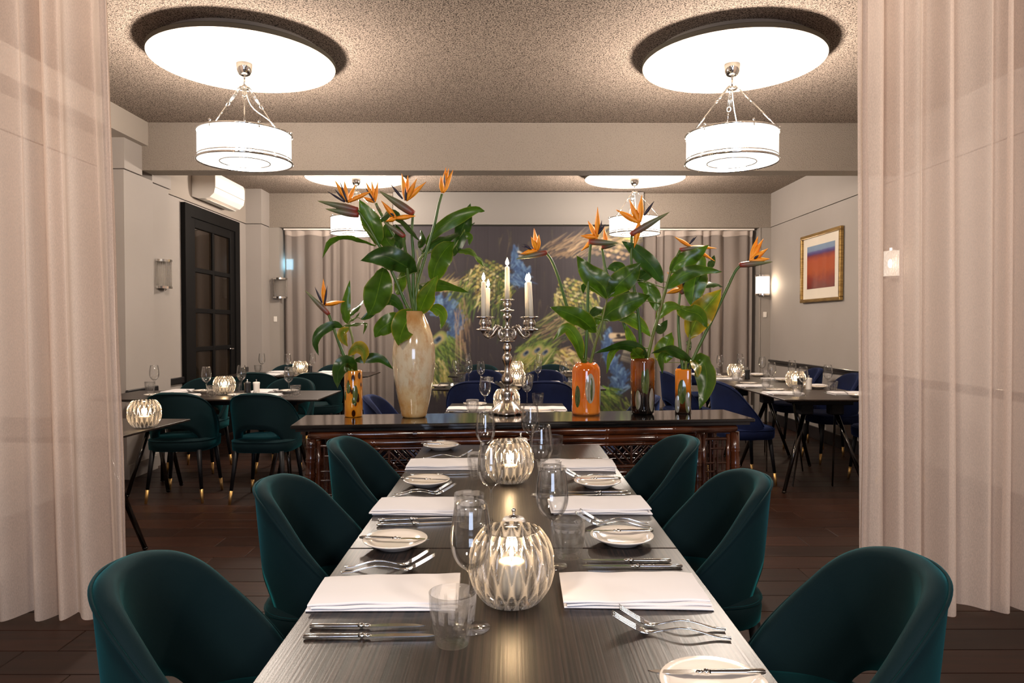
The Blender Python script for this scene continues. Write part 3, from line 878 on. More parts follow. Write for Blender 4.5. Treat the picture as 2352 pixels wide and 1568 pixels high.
    field(1360, 730, 30, 40, 100, -1.4, 30, 1.3, GR, 0.6, 0.3)
    # tan leaves
    field(1300, 826, 30, 26, 60, -0.4, 20, 3.2, TA + YE, 0.75, 0.8)
    field(1330, 850, 30, 40, 80, -1.0, 20, 2.2, TA + GR, 0.65, 0.8)
    # peacock three: head and breast
    for k in range(560):
        tt = rg.random()
        p = bez([(1400, 762, 0), (1392, 790, 0), (1402, 825, 0), (1425, 858, 0), (1418, 892, 0)], 30)[int(tt * 29)]
        wd_ = 5 + 17 * tt
        stroke(p.x + rg.normal() * wd_ * 0.5, p.y + rg.normal() * 5, p.x + rg.normal() * 5, p.y + 12 + rg.random() * 10, 2.6, pick(BL), 0.78)
    stroke(1404, 772, 1436, 768, 7, srgb(212, 190, 156), 0.95); stroke(1408, 782, 1440, 780, 3, srgb(196, 176, 146), 0.9)
    stroke(1418, 771, 1421, 771, 4, srgb(50, 44, 40), 1, False); stroke(1414, 777, 1434, 775, 1.4, srgb(60, 50, 44), 0.9, False)
    for k in range(16):
        stroke(1440 - k, 782 + k * 3, 1452 + k * 0.6, 778 + k * 4, 1.4, pick([(176, 168, 148), (120, 116, 106)]), 0.8)
    field(1390, 905, 24, 18, 130, -0.5, 20, 1.8, GR + [(126, 160, 70)], 0.8, 0.5)
    field(1410, 940, 46, 34, 150, -0.9, 30, 1.4, GR, 0.65, 0.4)
    field(1440, 690, 28, 60, 80, -1.4, 30, 1.4, GR + DK, 0.5, 0.4)
    field(1350, 960, 90, 34, 120, -1.3, 30, 1.4, GR + DK, 0.5, 0.5)
    field(950, 620, 40, 60, 80, -1.4, 30, 1.3, [(96, 92, 60), (84, 90, 62)], 0.5, 0.3)
    for _ in range(2):
        pd = np.pad(img, ((1, 1), (1, 1), (0, 0)), mode='edge')
        img = (pd[1:-1, 1:-1] * 4 + pd[:-2, 1:-1] * 2 + pd[2:, 1:-1] * 2 + pd[1:-1, :-2] * 2 + pd[1:-1, 2:] * 2 + pd[:-2, :-2] + pd[2:, 2:] + pd[:-2, 2:] + pd[2:, :-2]) / 16
    img = np.clip(img, 0.004, 1) * 0.72
    xs = np.linspace(MX0, MX1, nx); zs = np.linspace(0, 2.606, nz)
    vx, vz = np.meshgrid(xs, zs)
    co = np.stack([vx, np.full_like(vx, MY), vz], -1).reshape(-1, 3)
    ii = np.arange(nx * nz).reshape(nz, nx)
    q = np.stack([ii[:-1, :-1], ii[:-1, 1:], ii[1:, 1:], ii[1:, :-1]], -1).reshape(-1, 4)
    me = bpy.data.meshes.new('peacock_wallpaper')
    me.vertices.add(len(co)); me.vertices.foreach_set('co', co.ravel())
    me.loops.add(q.size); me.loops.foreach_set('vertex_index', q.ravel().astype(np.int32))
    me.polygons.add(len(q)); me.polygons.foreach_set('loop_start', np.arange(0, q.size, 4, dtype=np.int32))
    at = me.color_attributes.new('print', 'FLOAT_COLOR', 'POINT')
    rgba = np.ones((nx * nz, 4), np.float32); rgba[:, :3] = img.reshape(-1, 3)
    at.data.foreach_set('color', rgba.ravel())
    me.update(calc_edges=True); me.validate()
    m, nt, out = new_mat('printed_wallpaper')
    p = N(nt, 'ShaderNodeBsdfPrincipled'); p.inputs['Roughness'].default_value = 0.55; p.inputs['Specular IOR Level'].default_value = 0.2
    a = N(nt, 'ShaderNodeAttribute'); a.attribute_name = 'print'
    nt.links.new(a.outputs['Color'], p.inputs['Base Color']); nt.links.new(p.outputs[0], out.inputs[0])
    me.materials.append(m)
    o = link('peacock_mural', me)
    return tag(o, 'dark wallpaper mural of blue peacocks with green and gold plumage on the back wall', 'mural')
mural()

# ------------------------------------------------------------------ curtains
def curtain_mesh(x0, x1, yc, z0, z1, wl, amp, seed, flare=0.0, edge=0, name='curtain', mat='sheer_back', nz=14, per=22, sharp=0.0, edge_shift=0.0):
    rr = random.Random(seed)
    n = max(int((x1 - x0) / wl * per), 8)
    # fold phase with irregular widths
    ph = []; p = rr.random() * 6
    for i in range(n + 1):
        ph.append(p)
        p += 2 * PI / per * (1 + 0.45 * math.sin(i / per * 1.7 + seed) + 0.25 * math.sin(i / per * 3.3 + 2 * seed))
    rows = []
    for k in range(nz + 1):
        t = k / nz
        z = z1 + (z0 - z1) * t
        row = []
        for i in range(n + 1):
            s = i / n
            x = x0 + (x1 - x0) * s
            a = amp * (0.75 + flare * t) * (0.8 + 0.35 * math.sin(ph[i] * 0.37 + seed))
            ph2 = ph[i] + 0.25 * math.sin(t * 3 + i / per * 0.9 + seed)
            yy = a * (math.sin(ph2) + sharp * math.sin(2 * ph2 + 0.6) * 0.5)
            xx = x + 0.35 * a * math.cos(ph2) + edge_shift * t * (s if edge > 0 else (1 - s) if edge < 0 else 0)
            zz = z
            if k == nz:
                zz = z + 0.012 * math.sin(ph2 * 0.5)
            row.append((xx, yc + yy, zz))
        rows.append(row)
    return MB().grid(rows).mesh(name, mat)

def front_curtain(x0, x1, yc, seed, edge, shift, label):
    c = thing('sheer_curtain', label, 'curtain', (0, 0, 0))
    me = curtain_mesh(x0, x1, yc, 0.012, 3.03, 0.125, 0.05, seed, 0.35, edge, 'fabric', 'sheer_front', 26, 26, 0.6, shift)
    link('fabric', me, c)
    xe = x1 if edge > 0 else x0
    # hem folded back along the free edge
    me2 = MB()
    rows = []
    for k in range(27):
        t = k / 26
        z = 3.03 + (0.014 - 3.03) * t
        wob = 0.004 * math.sin(t * 19) * t
        xx = xe + shift * t + wob
        rows.append([(xx - edge * 0.022, yc - 0.03, z), (xx, yc - 0.036, z), (xx + edge * 0.004, yc - 0.03, z), (xx - edge * 0.006, yc - 0.022, z)])
    link('side_hem', MB().grid(rows).mesh('side_hem', 'sheer_front'), c)
    link('track', MB().box(x0, x1, yc - 0.02, yc + 0.02, 3.035, ZC - 0.001, 0.004).mesh('track', 'white_plastic'), c)
    return c
front_curtain(XL + 0.03, -1.745, 3.10, 2.0, 1, 0.072, 'cream sheer curtain hanging floor length on the left')
front_curtain(1.555, XR - 0.03, 3.17, 5.0, -1, 0.03, 'cream sheer curtain hanging floor length on the right')

def back_curtain(x0, x1, seed, label, short=None):
    c = thing('window_curtain', label, 'curtain', (0, 0, 0))
    me = curtain_mesh(x0, x1, 9.62, 0.19, 2.53, 0.16, 0.042, seed, 0.25, 0, 'fabric', 'sheer_back', 10, 16, 0.3)
    link('fabric', me, c)
    h = curtain_mesh(x0, x1, 9.606, 2.515, 2.585, 0.16, 0.034, seed, 0.0, 0, 'heading_tape', 'curtain_header', 2, 16, 0.3)
    link('heading_tape', h, c)
    link('track', MB().box(x0 - 0.01, x1 + 0.01, 9.56, 9.60, 2.588, ZL - 0.002, 0.003).mesh('track', 'white_plastic'), c)
    return c
back_curtain(-3.045, MX0 - 0.01, 1.3, 'taupe pleated curtain drawn left of the peacock mural')
back_curtain(MX1 + 0.01, 3.30, 4.4, 'taupe pleated curtain drawn right of the peacock mural')

# small lit panel glowing through the left curtain
lp = PY(666, 607, 9.74)
t = thing('lit_sign', 'small pale blue lit panel shining through the left window curtain', 'sign', (lp.x, 9.74, lp.z - 0.08))
link('face', MB().box(-0.045, 0.045, -0.012, -0.004, 0.01, 0.15).mesh('face', emit('lit_blue_panel', (0.35, 0.75, 1.0), 13)), t)
link('housing', MB().box(-0.065, 0.065, -0.004, 0.02, -0.01, 0.17, 0.003).mesh('housing', 'white_plastic'), t)

# ------------------------------------------------------------------ glazed door on the left wall
d = struct('door_1', MB().box(XL, XL + 0.05, 7.36, 7.50, 0, 2.58).box(XL, XL + 0.05, 8.70, 8.84, 0, 2.58).box(XL, XL + 0.05, 7.50, 8.70, 2.45, 2.58)
           .box(XL, XL + 0.03, 7.50, 8.70, 0, 0.25), 'door_paint', label='tall charcoal glazed door in the left wall')
link('stile', MB().box(XL, XL + 0.035, 7.50, 7.62, 0.25, 2.45, 0.004).mesh('stile', 'door_paint'), d)
link('stile', MB().box(XL, XL + 0.035, 8.58, 8.70, 0.25, 2.45, 0.004).mesh('stile', 'door_paint'), d)
link('mullion', MB().box(XL, XL + 0.032, 8.075, 8.125, 0.25, 2.35, 0.004).mesh('mullion', 'door_paint'), d)
link('rail', MB().box(XL, XL + 0.034, 7.62, 8.58, 2.35, 2.45, 0.004).mesh('rail', 'door_paint'), d)
zr = [0.25, 0.62, 1.04, 1.46, 1.90, 2.35]
pm = pbr('door_glass', (0.012, 0.008, 0.005), 0.05, spec=0.2)
for i in range(5):
    if i:
        link('rail', MB().box(XL, XL + 0.030, 7.62, 8.58, zr[i] - 0.025, zr[i] + 0.025, 0.004).mesh('rail', 'door_paint'), d)
    for (a, b) in ((7.62, 8.075), (8.125, 8.58)):
        link('pane', MB().box(XL - 0.002, XL + 0.010, a, b, zr[i], zr[i + 1]).mesh('pane', pm), d)
link('door_handle', MB().tube([(XL + 0.035, 8.53, 1.02), (XL + 0.08, 8.53, 1.02), (XL + 0.08, 8.42, 1.02)], 0.008).mesh('door_handle', 'chrome'), d)

# ------------------------------------------------------------------ split air conditioner
ac = thing('air_conditioner', 'white split air conditioner mounted high above the glazed door', 'air conditioner', (XL + 0.007, 7.62, 2.665))
prof = [(0, 0.02), (0, 0.30), (0.20, 0.30), (0.235, 0.285), (0.25, 0.24), (0.25, 0.13), (0.235, 0.06), (0.19, 0.015), (0.13, 0.0), (0.06, 0.0)]
vs = [(x, yv, z) for yv in (0, 0.84) for (x, z) in prof]
n = len(prof)
fs = [tuple(range(n)), tuple(range(2 * n - 1, n - 1, -1))] + [(i, i + n, (i + 1) % n + n, (i + 1) % n) for i in range(n)]
link('body', MB().add(vs, fs, False).mesh('body', 'white_plastic'), ac)
link('air_vent', MB().box(0.13, 0.215, 0.06, 0.78, -0.004, 0.012, mat=Matrix.Rotation(R(-14), 4, 'Y') @ Matrix.Translation((0.0, 0, 0.036))).mesh('air_vent', 'black_plastic'), ac)
link('louvre', MB().box(0.10, 0.17, 0.06, 0.78, -0.016, -0.010, 0.002).mesh('louvre', 'white_plastic'), ac)
link('front_seam', MB().box(0.2495, 0.2515, 0.0, 0.84, 0.118, 0.122).mesh('front_seam', 'disc_mount'), ac)

# ------------------------------------------------------------------ painting on the right wall
pt = thing('framed_painting', 'framed landscape print of orange desert under blue sky on the right wall', 'painting', (XR, 7.9, 1.955))
def rectframe(y0, y1, z0, z1, w, x0, x1, b):
    return (MB().box(x0, x1, y0, y1, z0, z0 + w, b).box(x0, x1, y0, y1, z1 - w, z1, b)
            .box(x0, x1, y0, y0 + w, z0 + w, z1 - w, b).box(x0, x1, y1 - w, y1, z0 + w, z1 - w, b))
link('frame', rectframe(-0.51, 0.51, -0.39, 0.39, 0.038, -0.045, -0.004, 0.006).mesh('frame', 'gold_frame'), pt)
link('mat_board', MB().box(-0.016, -0.008, -0.475, 0.475, -0.355, 0.355).mesh('mat_board', 'mat_board'), pt)
link('print', MB().box(-0.019, -0.0165, -0.335, 0.365, -0.235, 0.255).mesh('print', 'print'), pt)
link('glazing', MB().box(-0.024, -0.022, -0.475, 0.475, -0.355, 0.355).mesh('glazing', thin_glass('picture_glazing', (0.995, 0.995, 0.995), 0.02, 0.004, 0.06)), pt)

# ------------------------------------------------------------------ wall sconces and switches
def sconce(loc, rz, lit, label):
    """half drum of glass rods; local +Y points out of the wall"""
    s = thing('wall_sconce', label, 'wall light', loc, rz, 'glass rod wall sconces')
    def half(r, z0, z1):
        vs = []; fs = []; n = 17
        for i in range(n):
            a = PI * i / (n - 1)
            for z in (z0, z1):
                vs.append((r * math.cos(a), r * math.sin(a), z))
        k = len(vs)
        fs = [(2 * i, 2 * i + 2, 2 * i + 3, 2 * i + 1) for i in range(n - 1)]
        vs += [(0, 0, z0), (0, 0, z1)]
        fs += [(k, 2 * i + 2, 2 * i) for i in range(n - 1)] + [(k + 1, 2 * i + 1, 2 * i + 3) for i in range(n - 1)]
        fs += [(k, 0, 1, k + 1), (k, k + 1, 2 * n - 1, 2 * n - 2)]
        return MB().add(vs, fs, False)
    link('back_plate', MB().box(-0.085, 0.085, 0, 0.006, 0.012, 0.262).mesh('back_plate', 'white_plastic'), s)
    link('top_band', half(0.098, 0.252, 0.274).mesh('top_band', 'chrome'), s)
    link('bottom_band', half(0.098, 0.002, 0.024).mesh('bottom_band', 'chrome'), s)
    link('finial', MB().sphere((0, 0.04, -0.004), 0.012).mesh('finial', 'chrome'), s)
    rm = MB().tube([(0, 0, 0.018), (0, 0, 0.258)], 0.0078, 8, caps=False).mesh('glass_rod', lit_rod if lit else M['rod_glass'])
    for i in range(15):
        a = PI * (i + 0.5) / 15
        link('glass_rod', rm, s, (0.086 * math.cos(a), 0.086 * math.sin(a), 0))
    if lit:
        link('bulb', MB().sphere((0, 0.045, 0.14), 0.02, sc=(1, 1, 2)).mesh('bulb', emit('sconce_bulb', (1, 0.82, 0.6), 40)), s)
        p = s.matrix_basis @ Vector((0, 0.12, 0.14))
        light('sconce_light', 'POINT', p, 6, (1, 0.78, 0.55), 0.05)
    return s
def m_litrod():
    m, nt, out = new_mat('lit_sconce_rod')
    e = N(nt, 'ShaderNodeEmission'); e.inputs[0].default_value = (1.0, 0.86, 0.7, 1); e.inputs[1].default_value = 2.6
    t = N(nt, 'ShaderNodeBsdfTransparent')
    nt.links.new(mix_shader(nt, 0.4, e.outputs[0], t.outputs[0]), out.inputs[0])
    return m
lit_rod = m_litrod()
sconce((-3.27, 6.63, 1.64), R(-90), False, 'unlit glass rod sconce on the grey wall beside the glazed door')
sconce((-3.075, YB, 1.66), R(180), False, 'unlit glass rod sconce at the left end of the back curtain')
sconce((3.385, YB - 0.009, 1.70), R(180), True, 'lit glass rod sconce in the back right corner')
sconce((XR, 6.41, 1.72), R(90), True, 'lit glass rod sconce glowing behind the right sheer curtain')
def switch(x, z, label):
    s = thing('light_switch', label, 'switch', (x, YB, z))
    link('plate', MB().box(-0.022, 0.022, -0.008, 0, -0.036, 0.036, 0.002).mesh('plate', 'white_plastic'), s)
    link('rocker', MB().box(-0.008, 0.008, -0.011, -0.008, -0.014, 0.014).mesh('rocker', 'white_plastic'), s)
switch(-3.142, 1.385, 'white switch plate below the left back sconce')
switch(3.425, 1.445, 'white switch plate below the lit sconce in the corner')

# ------------------------------------------------------------------ ceiling discs and pendants
ZD = 2.986
M['disc_edge'] = pbr('disc_edge_olive', srgb(74, 68, 56), 0.8)
def disc(x, y, label):
    t = thing('ceiling_disc', label, 'ceiling panel', (x, y, ZD), 0, 'round ceiling panels')
    link('panel', disc_me, t); link('mount', mount_me, t)
disc_me = MB().lathe([(0, 0), (0.571, 0), (0.575, 0.004), (0.575, 0.026), (0.571, 0.03), (0, 0.03)], 96).mesh('panel', 'disc')
disc_me.materials.append(M['disc_edge'])
for p_ in disc_me.polygons:
    if abs(p_.normal.z) < 0.9: p_.material_index = 1
for p_ in disc_me.polygons: p_.use_smooth = False
mount_me = MB().lathe([(0.50, 0.03), (0.50, ZC - ZD)], 64).mesh('mount', 'disc_mount')

def ring(r, z, rad, n=64, m=6):
    return [(r * math.cos(2 * PI * i / n), r * math.sin(2 * PI * i / n), z) for i in range(n)], rad
RD = 0.292
def pend_meshes():
    o = {}
    o['canopy'] = MB().lathe([(0.0, -0.078), (0.02, -0.078), (0.035, -0.07), (0.047, -0.045), (0.05, -0.003), (0.05, -0.0005), (0, -0.0005)], 32).mesh('canopy', 'chrome')
    o['drop_rod'] = MB().tube([(0, 0, -0.078), (0, 0, -0.15)], 0.006).mesh('drop_rod', 'chrome')
    o['hub'] = MB().lathe([(0, -0.165), (0.03, -0.163), (0.034, -0.155), (0.03, -0.148), (0, -0.146)], 20).mesh('hub', 'chrome')
    zt, zb = -0.452, -0.63
    pts, r = ring(RD, zt, 0.006); o['top_ring'] = MB().tube(pts, r, 8, True).mesh('top_ring', 'chrome')
    mb = MB(); pts, r = ring(RD + 0.002, zb, 0.007); mb.tube(pts, r, 8, True); pts, r = ring(RD - 0.004, zb + 0.022, 0.004); mb.tube(pts, r, 6, True)
    o['bottom_ring'] = mb.mesh('bottom_ring', 'chrome')
    pts, r = ring(0.155, zb - 0.003, 0.004, 48); o['inner_ring'] = MB().tube(pts, r, 6, True).mesh('inner_ring', 'chrome')
    # ring of glass rods: fluted drum
    n = 96
    rows = []
    for z in (zt, zb):
        rows.append([((RD - 0.012 + 0.007 * abs(math.cos(i * PI / 2))) * math.cos(2 * PI * i / (2 * n)), (RD - 0.012 + 0.007 * abs(math.cos(i * PI / 2))) * math.sin(2 * PI * i / (2 * n)), z) for i in range(2 * n)])
    o['glass_rods'] = MB().grid(rows, True, True).mesh('glass_rods', 'shade')
    o['diffuser'] = MB().lathe([(0, zb - 0.001), (0.155, zb - 0.001), (RD - 0.006, zb - 0.001)], 64).mesh('diffuser', 'shade')
    o['finial'] = MB().tube([(0, 0, -0.02), (0, 0, 0.012)], 0.004, 6).sphere((0, 0, 0.018), 0.008, 8, 6).mesh('finial', 'chrome')
    # arm from hub to top ring: two links and a rod with an eye
    a0, a1 = Vector((0.035, 0, -0.155)), Vector((RD - 0.006, 0, zt + 0.006))
    mb = MB()
    def lnk(p, q, w):
        c = (p + q) / 2; h = (q - p) / 2; t_ = h.normalized(); sd = Vector((0, 1, 0))
        mb.tube([c + h * math.cos(2 * PI * i / 16) + sd * w * math.sin(2 * PI * i / 16) for i in range(16)], 0.0035, 6, True)
    f = lambda s: a0.lerp(a1, s)
    lnk(f(-0.05), f(0.06), 0.012)
    mb.tube([f(0.06), f(0.30)], 0.004); 
    c = f(0.17); dd = (a1 - a0).normalized()
    mb.tube([c + Vector((0, 0.010, 0)) - dd * 0.04, c + Vector((0, 0.010, 0)) + dd * 0.04], 0.0035)
    mb.tube([c - Vector((0, 0.010, 0)) - dd * 0.04, c - Vector((0, 0.010, 0)) + dd * 0.04], 0.0035)
    lnk(f(0.29), f(0.375), 0.013)
    mb.tube([f(0.37), a1], 0.0045)
    o['hanger_arm'] = mb.mesh('hanger_arm', 'chrome')
    o['cord'] = MB().tube(bez([(0.004, 0, -0.16), (0.04, -0.02, -0.27), (0.15, -0.06, -0.35), (0.22, -0.1, -0.455)], 14), 0.003, 6).mesh('cord', 'white_plastic')
    o['bulb'] = MB().sphere((0, 0, 0), 0.028, 10, 8, (1, 1, 1.5)).mesh('bulb', emit('pendant_bulb', (1, 0.86, 0.68), 60))
    return o
PM = pend_meshes()
def pendant(x, y, rz, label):
    t = thing('pendant_lamp', label, 'pendant lamp', (x, y, ZD), rz, 'drum pendants of lit glass rods')
    for k in ('canopy', 'drop_rod', 'hub', 'top_ring', 'bottom_ring', 'inner_ring', 'glass_rods', 'diffuser', 'cord'):
        link(k, PM[k], t)
    for i in range(3):
        link('hanger_arm', PM['hanger_arm'], t, rot=(0, 0, 2 * PI * i / 3))
    for i in range(6):
        a = 2 * PI * (i + 0.28) / 6
        link('finial', PM['finial'], t, (RD * math.cos(a), RD * math.sin(a), -0.452))
    for i in range(3):
        a = 2 * PI * (i + 0.5) / 3
        link('bulb', PM['bulb'], t, (0.1 * math.cos(a), 0.1 * math.sin(a), -0.53))
    light('pendant_light', 'POINT', (x, y, ZD - 0.53), PEND_W, WARM, 0.11)
for (x, y, lab, lab2, rz) in ((-1.715, 4.60, 'front left', 'large round white panel on the ceiling above the left front pendant', R(50)),
                              (1.44, 4.60, 'front right', 'large round white panel on the ceiling above the right front pendant', R(82)),
                              (-1.77, 8.17, 'back left', 'round white ceiling panel beyond the beam, behind the tall flowers', R(20)),
                              (1.44, 8.17, 'back right', 'round white ceiling panel beyond the beam, right of centre', R(96))):
    disc(x, y, lab2)
    pendant(x, y, rz, {'front left': 'lit drum pendant of glass rods hanging front left, before the beam',
                       'front right': 'lit drum pendant of glass rods hanging front right, before the beam',
                       'back left': 'lit drum pendant beyond the beam, half hidden by the tall orange flowers',
                       'back right': 'lit drum pendant beyond the beam, above the orange vase flowers'}[lab])
# ------------------------------------------------------------------ chairs
def chair_meshes(mat, HT):
    o = {}
    zb0, zcut = 0.40, 0.545
    A = R(112)
    def plan(a, s, off):
        return ((0.262 * s - off) * math.sin(a), -(0.262 * s - off) * math.cos(a) * 0.98 + 0.0)
    def ztop(t):
        return 0.475 + (HT - 0.475) * float(np.interp(abs(t), WT, WV))
    def zbot(t):
        a = abs(t) / 0.46
        if a >= 1: return zb0
        return zb0 + (zcut - zb0) * (1 - a ** 2.6) ** 0.6
    def sc(z):
        return 0.86 + 0.15 * min(max((z - 0.40) / 0.40, 0), 1.0) ** 0.8
    nu = 60
    loops = []
    rimpts = []
    for i in range(nu + 1):
        t = -1 + 2 * i / nu
        a = t * A
        zt, zbm = ztop(t), zbot(t)
        zt = max(zt, zbm + 0.03)
        th = 0.050 * (0.65 + 0.35 * math.cos(t * PI / 2))
        h = zt - zbm
        e = min(0.022, h * 0.35)
        lp = []
        for k in range(7):
            z = zbm + 0.006 + (h - e - 0.006) * k / 6
            x, y = plan(a, sc(z), 0.0)
            lp.append((x, y, z))
        for k in range(1, 6):
            an = PI * k / 6
            z = zt - e + e * math.sin(an)
            x, y = plan(a, sc(z), th * (1 - math.cos(an)) / 2)
            lp.append((x, y, z))
        for k in range(7):
            z = zt - e - (h - e - 0.006) * k / 6
            # padded inner face
            x, y = plan(a, sc(z), th * (1 + 0.10 * math.sin(PI * k / 6)))
            lp.append((x, y, z))
        loops.append(lp)
        z = zt - e * 0.55
        x, y = plan(a, sc(z), -0.001)
        rimpts.append((x, y, z))
    m = len(loops[0])
    vs = [p for lp in loops for p in lp]
    fs = []
    for i in range(nu):
        for k in range(m):
            l = (k + 1) % m
            fs.append((i * m + k, (i + 1) * m + k, (i + 1) * m + l, i * m + l))
    fs.append(tuple(range(m))); fs.append(tuple(range(nu * m + m - 1, nu * m - 1, -1)))
    o['backrest'] = MB().add(vs, fs).mesh('backrest', mat)
    o['piping'] = MB().tube(rimpts, 0.0042, 6).mesh('piping', mat)
    # seat: rounded pad
    def so(z, s):
        row = []
        for i in range(40):
            a = 2 * PI * i / 40
            c, d = math.cos(a), math.sin(a)
            e = 0.62
            x = 0.232 * s * math.copysign(abs(c) ** e, c); y = 0.225 * s * math.copysign(abs(d) ** e, d) + 0.012
            row.append((x, y, z))
        return row
    mb = MB()
    rows = [so(0.375, 0.02), so(0.375, 0.94), so(0.385, 0.985), so(0.43, 1.0), so(0.455, 0.985), so(0.468, 0.93), so(0.476, 0.75), so(0.482, 0.4), so(0.484, 0.02)]
    mb.grid(rows, True, True)
    o['seat'] = mb.mesh('seat', mat)
    mb = MB().tube([p for p in so(0.452, 0.992)], 0.004, 6, True)
    o['seat_piping'] = mb.mesh('seat_piping', mat)
    o['leg'] = MB().tube([(0, 0, 0.385), (0.028, 0.03, 0.10)], [0.019, 0.0125], 12).mesh('leg', 'black_wood')
    o['tip'] = MB().tube([(0.028, 0.03, 0.10), (0.0365, 0.039, 0.0)], [0.0128, 0.0095], 12).mesh('tip', 'brass')
    return o
_wx = [0, 0.2, 0.357, 0.45, 0.536, 0.643, 0.75, 0.85, 1.0]; _wy = [1, 0.985, 0.926, 0.86, 0.765, 0.60, 0.44, 0.29, 0.05]
WT = np.linspace(0, 1, 121); WV = np.interp(WT, _wx, _wy)
for _ in range(40):
    WV[1:-1] = (WV[:-2] + 2 * WV[1:-1] + WV[2:]) / 4
    WV[0] = WV[1]
CH = {'teal': chair_meshes('teal', 0.815), 'navy': chair_meshes('navy', 0.845)}
def chair(kind, x, y, rz, label, group):
    t = thing('dining_chair', label, 'chair', (x, y, 0), rz, group)
    for k in ('backrest', 'piping', 'seat', 'seat_piping'):
        link(k, CH[kind][k], t)
    for sx in (-1, 1):
        for sy in (-1, 1):
            lg = link('leg', CH[kind]['leg'], t, (0.165 * sx, 0.165 * sy, 0), scale=(sx, sy, 1))
            link('leg_tip', CH[kind]['tip'], lg)
    return t
FACE_R, FACE_L, FACE_N, FACE_S = R(-90), R(90), 0.0, R(180)   # towards +X, -X, away (+Y), towards the camera

G1 = 'teal velvet chairs at the long dining table'
chair('teal', -0.565, 1.45, R(-84), 'teal velvet tub chair nearest the camera on the left side of the long table', G1)
chair('teal', -0.535, 2.23, FACE_R, 'middle teal velvet tub chair on the left side of the long table', G1)
chair('teal', -0.515, 3.02, R(-92), 'farthest teal velvet tub chair on the left of the long table', G1)
chair('teal', 0.62, 1.47, R(84), 'teal velvet tub chair nearest the camera on the right side of the long table', G1)
chair('teal', 0.585, 2.31, FACE_L, 'middle teal velvet tub chair on the right side of the long table', G1)
chair('teal', 0.555, 3.06, R(92), 'farthest teal velvet tub chair on the right of the long table', G1)
G2 = 'teal velvet chairs along the left wall'
chair('teal', -2.46, 5.33, R(3), 'teal velvet chair seen from behind, nearest the left curtain', G2)
chair('teal', -1.82, 5.28, R(-2), 'teal velvet chair seen from behind, next to the bamboo console end', G2)
chair('teal', -2.80, 6.36, FACE_S, 'teal velvet chair facing us before the door, at its left side', G2)
chair('teal', -2.02, 6.36, R(178), 'teal velvet chair facing us across the left front table', G2)
chair('teal', -2.66, 7.52, R(2), 'teal velvet chair seen from behind at the back left table, left one', G2)
chair('teal', -2.03, 7.50, FACE_N, 'teal velvet chair seen from behind at the back left table, right one', G2)
chair('teal', -2.74, 8.62, FACE_S, 'teal velvet chair facing us before the left window curtain, left one', G2)
chair('teal', -2.16, 8.62, FACE_S, 'teal velvet chair facing us before the left window curtain, right one', G2)
G3 = 'navy velvet chairs'
chair('navy', -0.70, 4.62, FACE_R, 'navy velvet chair just behind the tall cream vase', G3)
chair('navy', 0.72, 4.62, FACE_L, 'navy velvet chair just behind the orange cylinder vase', G3)
chair('navy', -0.29, 6.02, R(3), 'left navy velvet chair seen from behind beyond the candelabrum', G3)
chair('navy', 0.31, 6.02, R(-3), 'right navy velvet chair seen from behind beyond the candelabrum', G3)
chair('navy', -0.27, 7.05, FACE_S, 'left navy velvet chair facing us behind the candelabrum', G3)
chair('navy', 0.36, 7.05, FACE_S, 'right navy velvet chair facing us behind the candelabrum', G3)
chair('teal', -0.36, 8.62, FACE_S, 'teal velvet chair against the mural, left of the candelabrum', 'teal chairs before the mural')
chair('teal', 0.52, 8.62, R(176), 'teal velvet chair against the mural, right of the candelabrum', 'teal chairs before the mural')
chair('navy', 1.93, 5.86, R(-82), 'navy velvet chair nearest us on the left of the right-hand table', G3)
chair('navy', 1.78, 7.10, R(-86), 'second navy velvet chair on the left of the right-hand table', G3)
chair('navy', 2.30, 8.62, FACE_S, 'navy velvet chair before the right window curtain', G3)
chair('navy', 3.10, 5.78, R(94), 'navy velvet chair by the right wall, nearest the sheer curtain', G3)
chair('navy', 3.10, 6.75, R(90), 'navy velvet chair by the right wall, middle one of three', G3)
chair('navy', 3.10, 7.60, R(88), 'navy velvet chair by the right wall, nearest the back corner', G3)

# ------------------------------------------------------------------ tables
def table_meshes(w, l):
    o = {}
    # top with a bevelled underside; grain runs along local Y
    hw, hl = w / 2, l / 2
    def rect(i, z): return [(-hw + i, -hl + i, z), (hw - i, -hl + i, z), (hw - i, hl - i, z), (-hw + i, hl - i, z)]
    vs = rect(0.10, 0.722) + rect(0.004, 0.738) + rect(0.0, 0.741) + rect(0.0, 0.748) + rect(0.002, 0.75)
    fs = [(3, 2, 1, 0)] + [(4 * k + i, 4 * k + (i + 1) % 4, 4 * k + 4 + (i + 1) % 4, 4 * k + 4 + i) for k in range(4) for i in range(4)] + [(16, 17, 18, 19)]
    o['top'] = MB().add(vs, fs, False).mesh('top', 'table')
    o['frame'] = MB().box(-hw + 0.2, hw - 0.2, -hl + 0.22, hl - 0.22, 0.685, 0.722, 0.004).mesh('frame', 'black_wood')
    o['bracket'] = MB().box(-0.05, 0.05, -0.05, 0.05, 0.60, 0.69, 0.008).mesh('bracket', 'black_wood')
    o['leg'] = MB().tube([(0, 0, 0.63), (0.20, 0.11, 0.012)], [0.019, 0.014], 12).sphere((0.20, 0.11, 0.012), 0.0165, 10, 6, (1, 1, 0.72)).mesh('leg', 'gunmetal')
    return o
TM = {}
